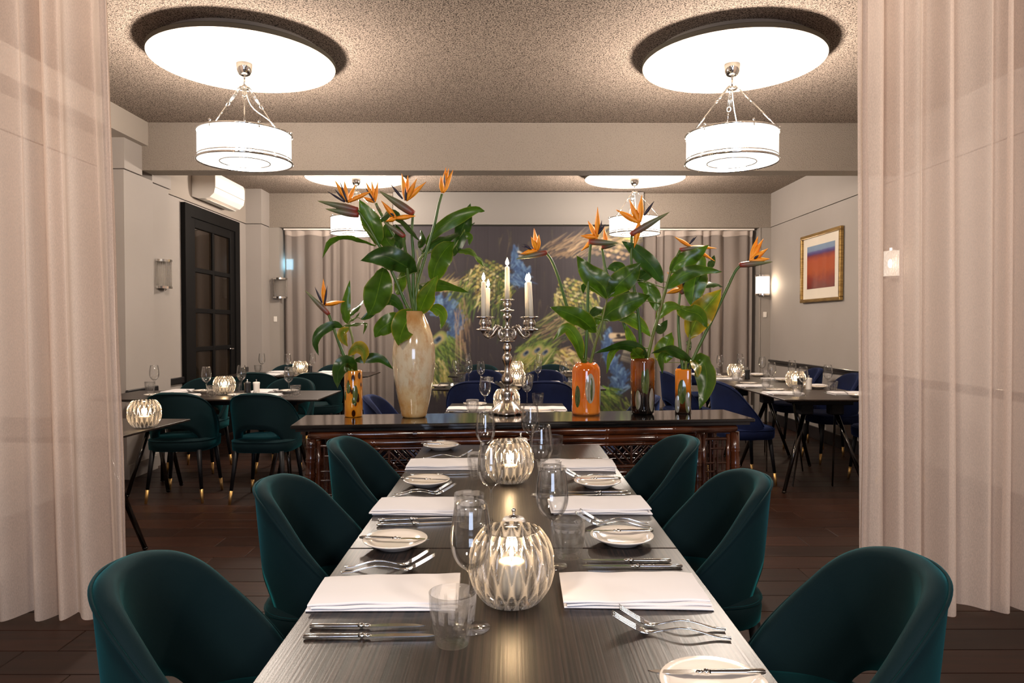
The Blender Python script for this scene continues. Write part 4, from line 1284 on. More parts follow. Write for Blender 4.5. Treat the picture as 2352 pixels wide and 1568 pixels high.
def table(x, y, w, l, rz, label, group='dark grained restaurant tables'):
    if (w, l) not in TM: TM[w, l] = table_meshes(w, l)
    m = TM[w, l]
    t = thing('dining_table', label, 'table', (x, y, 0), rz, group)
    link('tabletop', m['top'], t); link('underframe', m['frame'], t)
    for sx in (-1, 1):
        for sy in (-1, 1):
            bx, by = sx * max(w / 2 - 0.29, 0.05), sy * (l / 2 - 0.34)
            b = link('bracket', m['bracket'], t, (bx, by, 0))
            link('leg', m['leg'], t, (bx, by, 0), scale=(sx, sy, 1))
            link('leg', m['leg'], t, (bx, by, 0), scale=(sx * 0.2, -sy * 1.1, 1))
    return t
TZ = 0.75
table(0.0085, 0.965, 0.805, 1.50, 0, 'dark grained dining table in the foreground, near half')
table(0.0085, 2.470, 0.805, 1.50, 0, 'dark grained dining table in the foreground, far half beyond the seam')
table(-2.27, 5.58, 0.72, 1.70, R(90), 'dark table on the left before the glazed door')
table(-2.62, 3.83, 0.70, 1.45, R(86), 'dark table half hidden by the left sheer curtain')
table(-2.33, 7.98, 0.72, 1.60, R(90), 'dark table in the back left by the window curtain')
table(-0.02, 4.53, 0.78, 0.84, 0, 'dark table directly behind the bamboo console')
table(0.08, 6.42, 0.72, 1.50, R(90), 'dark table between the two rows of navy chairs')
table(0.08, 7.98, 0.72, 1.50, R(90), 'dark table before the peacock mural')
table(2.44, 5.94, 0.82, 1.50, 0, 'dark table on the right, nearest the right sheer curtain')
table(2.44, 7.45, 0.82, 1.50, 0, 'dark table in the back right beyond its twin')

# ------------------------------------------------------------------ tableware meshes
wg = [(0, 0), (0.034, 0.0), (0.0345, 0.0015), (0.02, 0.004), (0.007, 0.008), (0.0038, 0.02), (0.0033, 0.06), (0.0036, 0.095), (0.008, 0.104), (0.022, 0.115),
      (0.032, 0.131), (0.0368, 0.15), (0.0372, 0.168), (0.0345, 0.192), (0.0292, 0.227), (0.0284, 0.2272), (0.0337, 0.192), (0.0364, 0.168), (0.036, 0.151),
      (0.031, 0.132), (0.021, 0.1165), (0.008, 0.108), (0, 0.106)]
ME = {}
def smooth_prof(pr, k=3):
    return [(max(q.x, 0.0), q.z) for q in bez([(r, 0, z) for r, z in pr], (len(pr) - 1) * k + 1)]
wg = wg[:8] + smooth_prof(wg[7:15])[1:] + smooth_prof(wg[15:22]) + wg[22:]
ME['wine_glass'] = MB().lathe(wg, 44).mesh('wine_glass', 'glass')
def tm(r, z, a):
    if 0.004 < z < 0.073 and r > 0.026:
        k = math.sin(PI * (z - 0.004) / 0.069) ** 0.5
        return r * (1 - 0.075 * k * (1 - ((a / (2 * PI) * 14) % 1.0 * 2 - 1) ** 2))
    return r
ME['tumbler'] = MB().lathe([(0, 0), (0.0265, 0), (0.028, 0.003), (0.031, 0.012), (0.0330, 0.020), (0.0345, 0.027), (0.0360, 0.035), (0.0372, 0.043), (0.0383, 0.052), (0.0393, 0.060), (0.0400, 0.067), (0.0405, 0.074), (0.041, 0.09)], 168, tm, smooth=False).lathe([(0.041, 0.09), (0.0392, 0.0902),
                            (0.0385, 0.075), (0.0365, 0.055), (0.0325, 0.035), (0.0255, 0.018), (0.018, 0.0135), (0, 0.0125)], 48).mesh('tumbler', 'tumbler_glass')
pp = [(0, 0.002), (0.044, 0.0), (0.047, 0.003), (0.066, 0.012), (0.0785, 0.019), (0.0795, 0.021), (0.078, 0.0222), (0.062, 0.0155), (0.048, 0.0085), (0.03, 0.0068), (0, 0.0065)]
ME['plate'] = MB().lathe(pp, 56).mesh('plate', 'plate')
# candle bowl: two staggered bands of long facets
NF = 20
LROWS = ((0.060, 0.037, 0.0), (0.099, 0.035, 0.5), (0.020, 0.020, 0.5), (0.136, 0.018, 0.0))
def ridge(z, a):
    """0 inside a cut, 1 along its rim and between the cuts"""
    v = 1.0
    for zc_, hz, sh in LROWS:
        q = (z - zc_) / hz
        if abs(q) < 1:
            ph = ((a / (2 * PI) * NF + sh) % 1.0) - 0.5
            e = abs(ph) / max(0.42 * math.cos(q * PI / 2) ** 0.8, 1e-3)
            v = min(v, min(max((e - 0.55) / 0.4, 0), 1))
    return v
def bm_(r, z, a):
    """scooped lens-shaped cuts in two staggered rows, small flutes at the foot"""
    if r < 0.05 or z < 0.004:
        return r
    d = 0.0
    for zc_, hz, sh in LROWS:
        q = (z - zc_) / hz
        if abs(q) < 1:
            ph = ((a / (2 * PI) * NF + sh) % 1.0) - 0.5
            w_ = 0.42 * math.cos(q * PI / 2) ** 0.8
            e = ph / max(w_, 1e-3)
            if abs(e) < 1:
                d = max(d, (1 - e * e) * 0.0065 * (1 - q * q) ** 0.35)
    return r - d
bo = [(0, 0.0), (0.038, 0.0), (0.044, 0.003)]
for i in range(1, 42):
    th = -0.98 + (0.85 + 0.98) * i / 41
    bo.append((0.086 * math.cos(th) ** 0.92, 0.0765 + 0.0905 * math.sin(th)))
r_, z_ = bo[-1]
bi = [(r_ - 0.004, z_ + 0.001)]
for i in range(20, -1, -2):
    th = -0.86 + (0.98 + 0.86) * i / 21
    bi.append((0.070 * math.cos(th) ** 0.92, 0.0775 + 0.078 * math.sin(th)))
bi += [(0.03, 0.0115), (0, 0.0115)]
ME['bowl'] = MB().lathe(bo, 320, bm_, smooth=False).mesh('bowl', 'crystal_ridge')
ra = ME['bowl'].attributes.new('ridge', 'FLOAT', 'POINT')
ra.data.foreach_set('value', [ridge(v_.co.z, math.atan2(v_.co.y, v_.co.x) % (2 * PI)) if v_.co.z > 0.003 else 0.0 for v_ in ME['bowl'].vertices])
ME['bowl_inner'] = MB().lathe([bo[-1]] + bi, 60).mesh('inner_wall', 'crystal_cut')
BOWL_TOP = z_
ME['tealight'] = MB().lathe([(0, 0), (0.030, 0), (0.031, 0.002), (0.031, 0.045), (0.029, 0.048), (0, 0.046)], 24).mesh('wax', 'wax')
ME['wick'] = MB().tube([(0, 0, 0), (0, 0.001, 0.010)], 0.001, 6).mesh('wick', 'wick')
ME['flame'] = MB().lathe([(0, 0), (0.003, 0.003), (0.0048, 0.009), (0.004, 0.016), (0.0018, 0.024), (0, 0.030)], 12).mesh('flame', 'flame')
ME['pillar'] = MB().lathe([(0, 0), (0.026, 0), (0.027, 0.002), (0.027, 0.068), (0.024, 0.071), (0, 0.069)], 24).mesh('wax', 'wax')

def knife_mesh(L, hl):
    mb = MB()
    # handle along +x, blade onwards
    pr = [(0.0, 0.0035), (0.004, 0.0052), (0.03, 0.0050), (hl * 0.7, 0.0042), (hl - 0.010, 0.0038)]
    rows = []
    for x, r in pr:
        rows.append([(x, r * 1.15 * math.cos(2 * PI * k / 10), 0.0045 + 0.0042 * (r / 0.0052) * math.sin(2 * PI * k / 10)) for k in range(10)])
    mb.grid(rows, True, True)
    mb.add([rows[0][k] for k in range(10)], [tuple(range(10))], False)
    mb.sphere((hl - 0.004, 0, 0.0045), 0.0055, 10, 6, (1.2, 1, 0.8))
    mb.sphere((hl + 0.006, 0, 0.0042), 0.0045, 10, 6, (1.6, 1, 0.7))
    bl_ = L - hl
    top = []; bot = []
    n = 12
    for i in range(n + 1):
        s = i / n
        x = hl + 0.006 + (bl_ - 0.006) * s
        yb = -0.0065
        w0 = 0.0085 + 0.004 * math.sin(PI * min(s * 1.1, 1))
        yt = yb + w0 * (1 if s < 0.8 else math.sqrt(max(1 - ((s - 0.8) / 0.2) ** 2, 0.02)))
        top.append((x, yt, 0.0042)); bot.append((x, yb * (1 if s < 0.85 else 1 - (s - 0.85) * 3), 0.0042))
    d_ = 0.0014
    vs = [(x, y, z + d_ / 2) for (x, y, z) in top] + [(x, y, z + d_ / 2) for (x, y, z) in bot] + [(x, y, z - d_ / 2) for (x, y, z) in top] + [(x, y, z - d_ / 2) for (x, y, z) in bot]
    k = n + 1
    fs = []
    for i in range(n):
        fs += [(k + i, k + i + 1, i + 1, i), (2 * k + i, 2 * k + i + 1, 3 * k + i + 1, 3 * k + i), (i, i + 1, 2 * k + i + 1, 2 * k + i), (k + i + 1, k + i, 3 * k + i, 3 * k + i + 1)]
    fs.append((n, k + n, 3 * k + n, 2 * k + n))
    mb.add(vs, fs, False)
    return mb.mesh('knife', 'silver')
ME['knife'] = knife_mesh(0.232, 0.105)
ME['entree_knife'] = knife_mesh(0.208, 0.096)
ME['butter_knife'] = knife_mesh(0.175, 0.092)

def fork_mesh(L):
    mb = MB()
    def zc(s):     # side curve
        return 0.0035 + 0.011 * math.sin(PI * min(max((s - 0.05) / 0.66, 0), 1)) ** 2 * (1 if s < 0.72 else 1) + (0.030 * max(s - 0.70, 0) ** 1.2 / 0.3 ** 1.2 if s > 0.70 else 0)
    def wd_(s):
        if s < 0.58: return 0.0058 - 0.0032 * (s / 0.58) + (0.001 if s < 0.02 else 0)
        return 0.0026 + (0.0125 - 0.0026) * min((s - 0.58) / 0.14, 1) ** 1.5
    n = 26; th = 0.0016
    rows = []
    for i in range(n + 1):
        s = i / n * 0.76
        w_ = wd_(s); z = zc(s); x = L * s
        rows.append([(x, -w_, z), (x, -w_ * 0.5, z + th), (x, w_ * 0.5, z + th), (x, w_, z), (x, w_ * 0.5, z - th * 0.6), (x, -w_ * 0.5, z - th * 0.6)])
    mb.grid(rows, True, True)
    mb.add(rows[0], [tuple(range(6))], False); mb.add(rows[-1], [tuple(range(5, -1, -1))], False)
    for k in range(4):
        yy = -0.0099 + 0.0066 * k
        pts = [(L * s, yy * (1 - 0.06 * (s - 0.75) / 0.25), zc(s)) for s in (0.75, 0.80, 0.86, 0.92, 0.97, 1.0)]
        mb.tube(pts, [0.0022, 0.0021, 0.0019, 0.0016, 0.0012, 0.0006], 6, flat=0.7)
    return mb.mesh('fork', 'silver')
ME['fork'] = fork_mesh(0.205)
ME['entree_fork'] = fork_mesh(0.188)

def napkin_mesh(seed):
    """folded linen: soft rolls at the long edges, long side along X"""
    rr = random.Random(seed)
    mb = MB()
    w, d_ = 0.285, 0.165
    z = 0.0
    for k, h in enumerate((0.0055, 0.0065, 0.006)):
        ox, oy = rr.uniform(-0.006, 0.006), rr.uniform(-0.003, 0.003)
        dd = d_ - 0.004 * k
        nx = 26
        rows = []
        for i in range(nx + 1):
            s = i / nx
            en = 1 - 0.35 * (abs(s - 0.5) * 2) ** 8
            x = (s - 0.5) * (w - 0.006 * (k == 1)) + ox
            bow = 0.004 * math.sin(PI * s + seed) * (k / 2)
            sl = 0.008 * (s - 0.5) * (k - 1)
            y0, y1 = -dd / 2 + oy + bow + sl, dd / 2 + oy - bow * 0.5 + sl
            zz = z + (0.0010 * math.sin(s * 8 + 2 * k + seed) + 0.0006 * math.sin(s * 19 + seed)) * (k > 0)
            hh = h * en
            row = []
            for q in range(5):
                an = -PI / 2 - PI * q / 4
                row.append((x, y0 + hh * 0.55 + hh * 0.55 * math.cos(an), zz + hh / 2 + hh / 2 * math.sin(an)))
            row.append((x, -0.02, zz + hh + 0.0012 * math.sin(s * 5 + seed)))
            row.append((x, 0.03, zz + hh + 0.0010 * math.sin(s * 6 + 1 + seed)))
            for q in range(5):
                an = PI / 2 - PI * q / 4
                row.append((x, y1 - hh * 0.55 + hh * 0.55 * math.cos(an), zz + hh / 2 + hh / 2 * math.sin(an)))
            rows.append(row)
        mb.grid(rows, True, True)
        n_ = len(rows[0])
        mb.add(rows[0], [tuple(range(n_))], False); mb.add(rows[-1], [tuple(range(n_ - 1, -1, -1))], False)
        z += h * 0.93
    return mb.mesh('napkin', 'napkin')
for i in range(4):
    ME['napkin%d' % i] = napkin_mesh(i + 1)
ME['mill'] = MB().lathe([(0, 0), (0.026, 0), (0.0265, 0.002), (0.024, 0.03), (0.0245, 0.07), (0.0275, 0.088), (0.0275, 0.092), (0.024, 0.097), (0, 0.099)], 28)
ME['mill_white'] = ME['mill'].mesh('body', 'white_plastic'); ME['mill_black'] = ME['mill'].mesh('body', 'black_plastic')
ME['mill_knob'] = MB().lathe([(0, 0.098), (0.012, 0.098), (0.012, 0.101), (0.003, 0.104), (0.003, 0.110), (0.006, 0.115), (0.004, 0.119), (0, 0.12)], 16).mesh('knob', 'chrome')

def single(name, me, label, cat, loc, rz=0.0, group=None, tilt=(0, 0)):
    o = link(name, me, None, loc, (tilt[0], tilt[1], rz))
    return tag(o, label, cat, group)

def bowl(x, y, z, label, power=0.0, pillar=False, rz=0.0):
    t = thing('candle_bowl', label, 'candle holder', (x, y, z), rz, 'cut glass candle bowls')
    gb = link('glass_bowl', ME['bowl'], t)
    link('inner_wall', ME['bowl_inner'], gb)
    c = link('candle', ME['pillar'] if pillar else ME['tealight'], t, (0, 0, 0.0117))
    zt = 0.0117 + (0.069 if pillar else 0.046)
    link('wick', ME['wick'], c, (0, 0, zt - 0.0117))
    link('flame', ME['flame'], c, (0, 0, zt - 0.0117 + 0.006))
    if power:
        light('candle_light', 'POINT', (x, y, z + zt + 0.030), power, (1.0, 0.66, 0.34), 0.012)
def mill(x, y, z, col, label):
    t = thing('pepper_mill' if col == 'black' else 'salt_mill', label, 'mill', (x, y, z), 0, 'salt and pepper mills')
    link('body', ME['mill_' + col], t); link('knob', ME['mill_knob'], t)

# ------------------------------------------------------------------ the foreground table is laid from pixel positions on its top
def T(px, py): 
    p = PZ(px, py, TZ); return (p.x, p.y, TZ + 0.0003)
def lay_line(me, name, a, b, label, cat, L, group, z=None, tilt=0.0):
    """long piece whose handle end and tip lie at two pixels"""
    p = Vector(T(*a)); q = Vector(T(*b))
    an = math.atan2(q.y - p.y, q.x - p.x)
    o = link(name, me, None, (p.x, p.y, (z if z is not None else p.z)), (0, -tilt, an))
    return tag(o, label, cat, group)

GF = 'silver cutlery on the long dining table'
LT = 'of the long table'
# left settings (handles at the table edge, pointing right)
K = 'table_knife'
lay_line(ME['knife'], K, (697, 1467), (975, 1463), 'silver knife closest to the camera at the front left setting', 'knife', .232, GF)
lay_line(ME['entree_knife'], K, (712, 1443), (985, 1440), 'silver knife between the front left napkin and the closest knife', 'knife', .208, GF)
lay_line(ME['knife'], K, (865, 1208), (1025, 1202), 'nearer silver knife in front of the middle left napkin', 'knife', .232, GF)
lay_line(ME['entree_knife'], K, (869, 1198), (1020, 1192), 'farther silver knife in front of the middle left napkin', 'knife', .208, GF)
lay_line(ME['knife'], K, (942, 1093), (1080, 1090), 'silver knife in front of the far left napkin', 'knife', .232, GF)
FK = 'table_fork'
lay_line(ME['fork'], FK, (783, 1319), (1000, 1307), 'nearer silver fork behind the front left napkin', 'fork', .205, GF)
lay_line(ME['entree_fork'], FK, (792, 1306), (990, 1296), 'farther silver fork behind the front left napkin', 'fork', .188, GF)
lay_line(ME['fork'], FK, (901, 1142), (1055, 1133), 'nearer silver fork behind the middle left napkin', 'fork', .205, GF)
lay_line(ME['entree_fork'], FK, (906, 1137), (1040, 1128), 'farther silver fork behind the middle left napkin', 'fork', .188, GF)
lay_line(ME['fork'], FK, (972, 1053), (1085, 1050), 'silver fork behind the far left napkin', 'fork', .205, GF)
# right settings (handles at the right edge, pointing left)
lay_line(ME['knife'], K, (1567, 1304), (1325, 1304), 'nearer silver knife behind the front right napkin', 'knife', .232, GF)
lay_line(ME['entree_knife'], K, (1541, 1291), (1330, 1290), 'farther silver knife behind the front right napkin', 'knife', .208, GF)
lay_line(ME['knife'], K, (1449, 1138), (1290, 1140), 'nearer silver knife behind the middle right napkin', 'knife', .232, GF)
lay_line(ME['entree_knife'], K, (1442, 1132), (1290, 1133), 'farther silver knife behind the middle right napkin', 'knife', .208, GF)
lay_line(ME['knife'], K, (1384, 1056), (1255, 1058), 'silver knife behind the far right napkin', 'knife', .232, GF)
lay_line(ME['fork'], FK, (1679, 1470), (1420, 1450), 'silver fork closest to the camera at the front right setting', 'fork', .205, GF)
lay_line(ME['entree_fork'], FK, (1666, 1449), (1400, 1432), 'silver fork just in front of the front right napkin', 'fork', .188, GF)
lay_line(ME['fork'], FK, (1495, 1214), (1330, 1204), 'nearer silver fork in front of the middle right napkin', 'fork', .205, GF)
lay_line(ME['entree_fork'], FK, (1489, 1204), (1320, 1196), 'farther silver fork in front of the middle right napkin', 'fork', .188, GF)
lay_line(ME['fork'], FK, (1425, 1104), (1300, 1100), 'nearer silver fork in front of the far right napkin', 'fork', .205, GF)
lay_line(ME['entree_fork'], FK, (1418, 1099), (1300, 1095), 'farther silver fork in front of the far right napkin', 'fork', .188, GF)
# napkins
GN = 'white folded napkins on the long table'
def nap(i, px, py, rz, label):
    single('napkin', ME['napkin%d' % i], label, 'napkin', T(px, py), rz, GN)
nap(0, 892, 1368, R(2), 'white folded napkin at the front left of the long table')
nap(1, 972, 1168, R(-1), 'white folded napkin at the middle left of the long table')
nap(2, 1022, 1070, R(1), 'white folded napkin at the far left of the long table')
nap(3, 1455, 1362, R(-1), 'white folded napkin at the front right of the long table')
nap(1, 1372, 1166, R(1), 'white folded napkin at the middle right of the long table')
nap(2, 1325, 1072, R(-2), 'white folded napkin at the far right of the long table')
# side plates with butter knives
GPl = 'white side plates on the long table'
for (px, py, lab, kx, ka) in ((908, 1255, 'front left', -1, -2), (980, 1114, 'middle left', -1, -3), (1013, 1031, 'far left', -1, 1),
                              (1428, 1246, 'middle right', 1, 3), (1372, 1117, 'far right', 1, 2), (1640, 1597, 'front right', 1, 2)):
    x, y, z = T(px, py)
    single('side_plate', ME['plate'], 'round white side plate at the %s of the long table' % lab, 'plate', (x, y, z), 0, GPl)
    dy = 0.012
    if kx < 0:
        o = link('butter_knife', ME['butter_knife'], None, (x - 0.088, y + dy * 0.0, z + 0.0195), (0, R(1.2), R(ka)))
    else:
        o = link('butter_knife', ME['butter_knife'], None, (x + 0.084, y + dy + 0.012, z + 0.0195), (0, R(1.2), R(180 - ka)))
    tag(o, 'silver butter knife resting on the %s side plate' % lab, 'knife', GF)
# glasses
GG = 'wine glasses on the long table'
for (px, py, lab) in ((1082, 1441, 'front wine glass left of the near candle bowl'), (1268, 1299, 'wine glass behind and right of the near candle bowl'),
                      (1128, 1205, 'wine glass left of the far candle bowl'), (1243, 1137, 'wine glass right of the far candle bowl'),
                      (1115, 1084, 'farthest left wine glass on the long table'), (1218, 1056, 'farthest right wine glass on the long table')):
    single('wine_glass', ME['wine_glass'], lab, 'wine glass', T(px, py), 0, GG)
GT = 'water tumblers on the long table'
for (px, py, lab) in ((1040, 1478, 'fluted water tumbler nearest the camera, by the front left napkin'), (1306, 1279, 'fluted water tumbler right of the near candle bowl'),
                      (1077, 1208, 'fluted water tumbler by the middle left napkin'), (1099, 1098, 'fluted water tumbler by the far left napkin'),
                      (1262, 1120, 'fluted water tumbler seen through the right wine glass'), (1271, 1050, 'farthest fluted water tumbler on the right of the long table')):
    single('tumbler', ME['tumbler'], lab, 'tumbler', T(px, py), 0.1, GT)
x, y, z = T(1175, 1382); bowl(x, y, z, 'large cut glass candle bowl at the front of the long table', 1.3, True)
x, y, z = T(1170, 1107); bowl(x, y, z, 'cut glass candle bowl in the middle of the long table', 1.2, False, 0.2)
x, y, z = T(1180, 1284); mill(x, y, z, 'white', 'white salt mill behind the front candle bowl')
x, y, z = T(1196, 1062); mill(x, y, z, 'white', 'white salt mill behind the middle candle bowl')

# ------------------------------------------------------------------ tableware on the other tables
def setting(x, y, rz, where, glass=True, tumbler=True, plate=True, i=0, cutlery=True):
    """local +Y points from the diner to the table centre; where = phrase that singles out the seat"""
    c, s = math.cos(rz), math.sin(rz)
    def P(u, v): return (x + u * c - v * s, y + u * s + v * c, TZ + 0.0003)
    single('napkin', ME['napkin%d' % (i % 4)], 'white folded napkin ' + where, 'napkin', P(0, 0.135), rz + R(90), 'napkins on the other tables')
    if plate:
        single('side_plate', ME['plate'], 'white side plate ' + where, 'plate', P(-0.22, 0.16), 0, 'side plates on the other tables')
        o = link('butter_knife', ME['butter_knife'], None, P(-0.225, 0.08)[:2] + (TZ + 0.0195,), (0, R(1.2), rz + R(90)))
        tag(o, 'silver butter knife on the plate ' + where, 'knife', 'cutlery on the other tables')
    if cutlery:
        tag(link('table_knife', ME['knife'], None, P(0.12, 0.01), (0, 0, rz + R(90))), 'silver knife ' + where, 'knife', 'cutlery on the other tables')
        tag(link('table_fork', ME['fork'], None, P(-0.115, 0.02), (0, 0, rz + R(90))), 'silver fork ' + where, 'fork', 'cutlery on the other tables')
    if glass:
        single('wine_glass', ME['wine_glass'], 'wine glass ' + where, 'wine glass', P(0.14, 0.24), 0, 'wine glasses on the other tables')
    if tumbler:
        single('tumbler', ME['tumbler'], 'water tumbler ' + where, 'tumbler', P(0.215, 0.165), 0, 'tumblers on the other tables')
tl = 'on the left table before the door, '
setting(-2.50, 5.245, 0, tl + 'near left seat', i=0); setting(-1.86, 5.245, 0, tl + 'near right seat', i=1)
setting(-2.72, 5.915, PI, tl + 'far left seat', i=2); setting(-2.02, 5.915, PI, tl + 'far right seat', i=3)
bowl(-2.26, 5.58, TZ, 'lit cut glass candle bowl on the left table before the door', 1.2)
mill(-2.085, 5.60, TZ, 'black', 'black pepper mill on the left table before the door'); mill(-2.02, 5.62, TZ, 'white', 'white salt mill on the left table before the door')
tl = 'on the back left table, '
setting(-2.62, 7.64, 0, tl + 'near left seat', i=1); setting(-2.02, 7.64, 0, tl + 'near right seat', i=2)
setting(-2.70, 8.32, PI, tl + 'far left seat', i=0); setting(-2.12, 8.32, PI, tl + 'far right seat', i=3)
bowl(-2.37, 7.98, TZ, 'lit cut glass candle bowl on the back left table', 1.2)
mill(-2.25, 7.94, TZ, 'black', 'black pepper mill on the back left table')
bp_ = PZ(332, 981, TZ)
bowl(bp_.x, bp_.y, TZ, 'lit cut glass candle bowl beside the left sheer curtain', 1.4)
tl = 'on the table behind the console, '
setting(-0.395, 4.55, R(-90), tl + 'left side', i=2); setting(0.355, 4.55, R(90), tl + 'right side', i=1)
bowl(-0.02, 4.45, TZ, 'lit candle bowl just behind the candelabrum foot', 1.2)
tl = 'between the navy chair rows, '
setting(-0.40, 6.075, 0, tl + 'near left seat', i=3); setting(0.34, 6.075, 0, tl + 'near right seat', i=0)
setting(-0.24, 6.765, PI, tl + 'far left seat', i=1); setting(0.40, 6.765, PI, tl + 'far right seat', i=2)
single('wine_glass', ME['wine_glass'], 'wine glass at the left end of the table between the navy chairs', 'wine glass', (-0.50, 6.52, TZ + 0.0003), 0, 'wine glasses on the other tables')
bowl(0.06, 6.42, TZ, 'lit candle bowl on the table between the navy chairs', 1.2)
tl = 'on the table before the mural, '
setting(-0.34, 8.315, PI, tl + 'left seat', i=0); setting(0.48, 8.315, PI, tl + 'right seat', i=1)
bowl(0.07, 7.98, TZ, 'lit candle bowl on the table before the peacock mural', 1.2)
tl = 'on the front right table, '
setting(2.045, 5.62, R(-90), tl + 'near left seat', i=0); setting(2.045, 6.28, R(-90), tl + 'far left seat', i=1)
setting(2.835, 5.60, R(90), tl + 'near right seat', i=2); setting(2.835, 6.33, R(90), tl + 'far right seat', i=3)
bowl(2.52, 6.20, TZ, 'lit candle bowl on the front right table', 1.2)
mill(2.49, 6.03, TZ, 'black', 'black pepper mill on the front right table'); mill(2.565, 6.035, TZ, 'white', 'white salt mill on the front right table')
tl = 'on the back right table, '
setting(2.045, 7.10, R(-90), tl + 'near left seat', i=2); setting(2.045, 7.80, R(-90), tl + 'far left seat', i=3)
setting(2.835, 7.10, R(90), tl + 'near right seat', i=0); setting(2.835, 7.80, R(90), tl + 'far right seat', i=1)
bowl(2.36, 7.36, TZ, 'lit candle bowl on the back right table', 1.2)
mill(2.335, 7.20, TZ, 'white', 'white salt mill on the back right table'); mill(2.43, 7.20, TZ, 'black', 'black pepper mill on the back right table')
# ------------------------------------------------------------------ bamboo console
CZ = 0.8175
c_fl, c_fr, c_bl, c_br = PZ(660, 977, CZ), PZ(1729, 961, CZ), PZ(710, 952, CZ), PZ(1670, 941, CZ)
c_c = (c_fl + c_fr + c_bl + c_br) / 4
c_ang = math.atan2(c_fr.y - c_fl.y, c_fr.x - c_fl.x)
CL, CD = 2.33, 0.40
con = thing('console_table', 'long black topped bamboo console table with fretwork sides carrying the vases', 'console table', (c_c.x, c_c.y, 0), c_ang)
link('top', MB().box(-CL / 2, CL / 2, -CD / 2, CD / 2, CZ - 0.018, CZ, 0.004).box(-CL / 2 + 0.02, CL / 2 - 0.02, -CD / 2 + 0.02, CD / 2 - 0.02, CZ - 0.034, CZ - 0.018).mesh('top', 'lacquer'), con)
unit = MB().tube([(0, 0, 0), (0, 0, 1)], 1, 8).mesh('slat', 'bamboo_dark')
unit_b = MB().tube([(0, 0, 0), (0, 0, 1)], 1, 12).mesh('rail', 'bamboo')
def rod(name, me, p, q, r, parent=con):
    p, q = Vector(p), Vector(q)
    d = q - p
    o = link(name, me, parent, p, d.to_track_quat('Z', 'Y').to_euler(), (r, r, d.length))
    return o
def pole(name, p, q, r, step=0.18, seed=0):
    """bamboo culm with nodes"""
    p, q = Vector(p), Vector(q); L = (q - p).length
    rr = random.Random(seed)
    pts = [p]; rad = [r]
    x = step * rr.uniform(0.3, 0.8)
    while x < L - 0.03:
        for dx, k in ((-0.012, 1.0), (-0.004, 1.12), (0.0, 1.0), (0.004, 1.12), (0.012, 1.0)):
            pts.append(p.lerp(q, (x + dx) / L)); rad.append(r * k)
        x += step * rr.uniform(0.85, 1.15)
    pts.append(q); rad.append(r)
    return link(name, MB().tube(pts, rad, 12).mesh(name, 'bamboo'), con)
zt_ = CZ - 0.034
xo, yo = CL / 2 - 0.09, CD / 2 - 0.05
xi = xo - 0.20
i = 0
for sy in (-1, 1):
    pole('rail', (-xo, sy * yo, zt_ - 0.022), (xo, sy * yo, zt_ - 0.022), 0.022, 0.32, 11 + sy)
    pole('rail', (-xi, sy * yo, zt_ - 0.064), (xi, sy * yo, zt_ - 0.064), 0.020, 0.28, 15 + sy)
    pole('rail', (-xi, sy * yo, zt_ - 0.093), (xi, sy * yo, zt_ - 0.093), 0.009, 0.22, 25 + sy)
    pole('rail', (-xi, sy * yo, 0.575), (xi, sy * yo, 0.575), 0.011, 0.25, 35 + sy)
    pole('rail', (-xi, sy * yo, 0.545), (xi, sy * yo, 0.545), 0.016, 0.26, 45 + sy)
    pole('rail', (-xi, sy * yo, 0.515), (xi, sy * yo, 0.515), 0.010, 0.24, 55 + sy)
    for sx in (-1, 1):
        for k, xx in enumerate((xo, xi)):
            pole('post', (sx * (xx + (0.02 if k == 0 else 0.0)), sy * yo, 0.0), (sx * xx, sy * yo, zt_ - 0.04), 0.024, 0.075, 5 * k + sx + 60 * sy)
            pole('post', (sx * (xx - 0.035 * (1 if k == 0 else -1)), sy * yo, 0.03), (sx * (xx - 0.035 * (1 if k == 0 else -1)), sy * yo, zt_ - 0.05), 0.011, 0.13, 7 * k + sx)
for sx in (-1, 1):
    for zz in (zt_ - 0.022, 0.03):
        pole('rail', (sx * xo, -yo, zz), (sx * xo, yo, zz), 0.018, 0.2, 90 + sx)
# fretwork of the legs: pairs of slats in a stepped pattern
for sx in (-1, 1):
    for sy in (-1, 1):
        x0 = sx * (xi + 0.045); x1 = sx * (xo - 0.045)
        rod('slat', unit, (x0, sy * yo, zt_ - 0.075), (x1, sy * yo, zt_ - 0.075), 0.008)
        lv = 0
        z = zt_ - 0.125
        f = lambda s: x0 + (x1 - x0) * s
        while z > 0.06:
            if lv % 2 == 0:
                rod('slat', unit, (f(0.25), sy * yo, z), (f(0.85), sy * yo, z), 0.0055)
                rod('slat', unit, (f(0.25), sy * yo, z - 0.045), (f(0.85), sy * yo, z - 0.045), 0.0055) if lv else None
            else:
                for a, b in ((-0.05, 0.42), (0.60, 1.05)):
                    for dz in (0, 0.045):
                        rod('slat', unit, (f(a), sy * yo, z - dz), (f(b), sy * yo, z - dz), 0.0055)
            z -= 0.115 if lv else 0.075
            lv += 1
        for s_ in (0.25, 0.42, 0.60, 0.85):
            rod('slat', unit, (f(s_), sy * yo + sy * -0.006, 0.05), (f(s_), sy * yo + sy * -0.006, zt_ - 0.08), 0.0055)
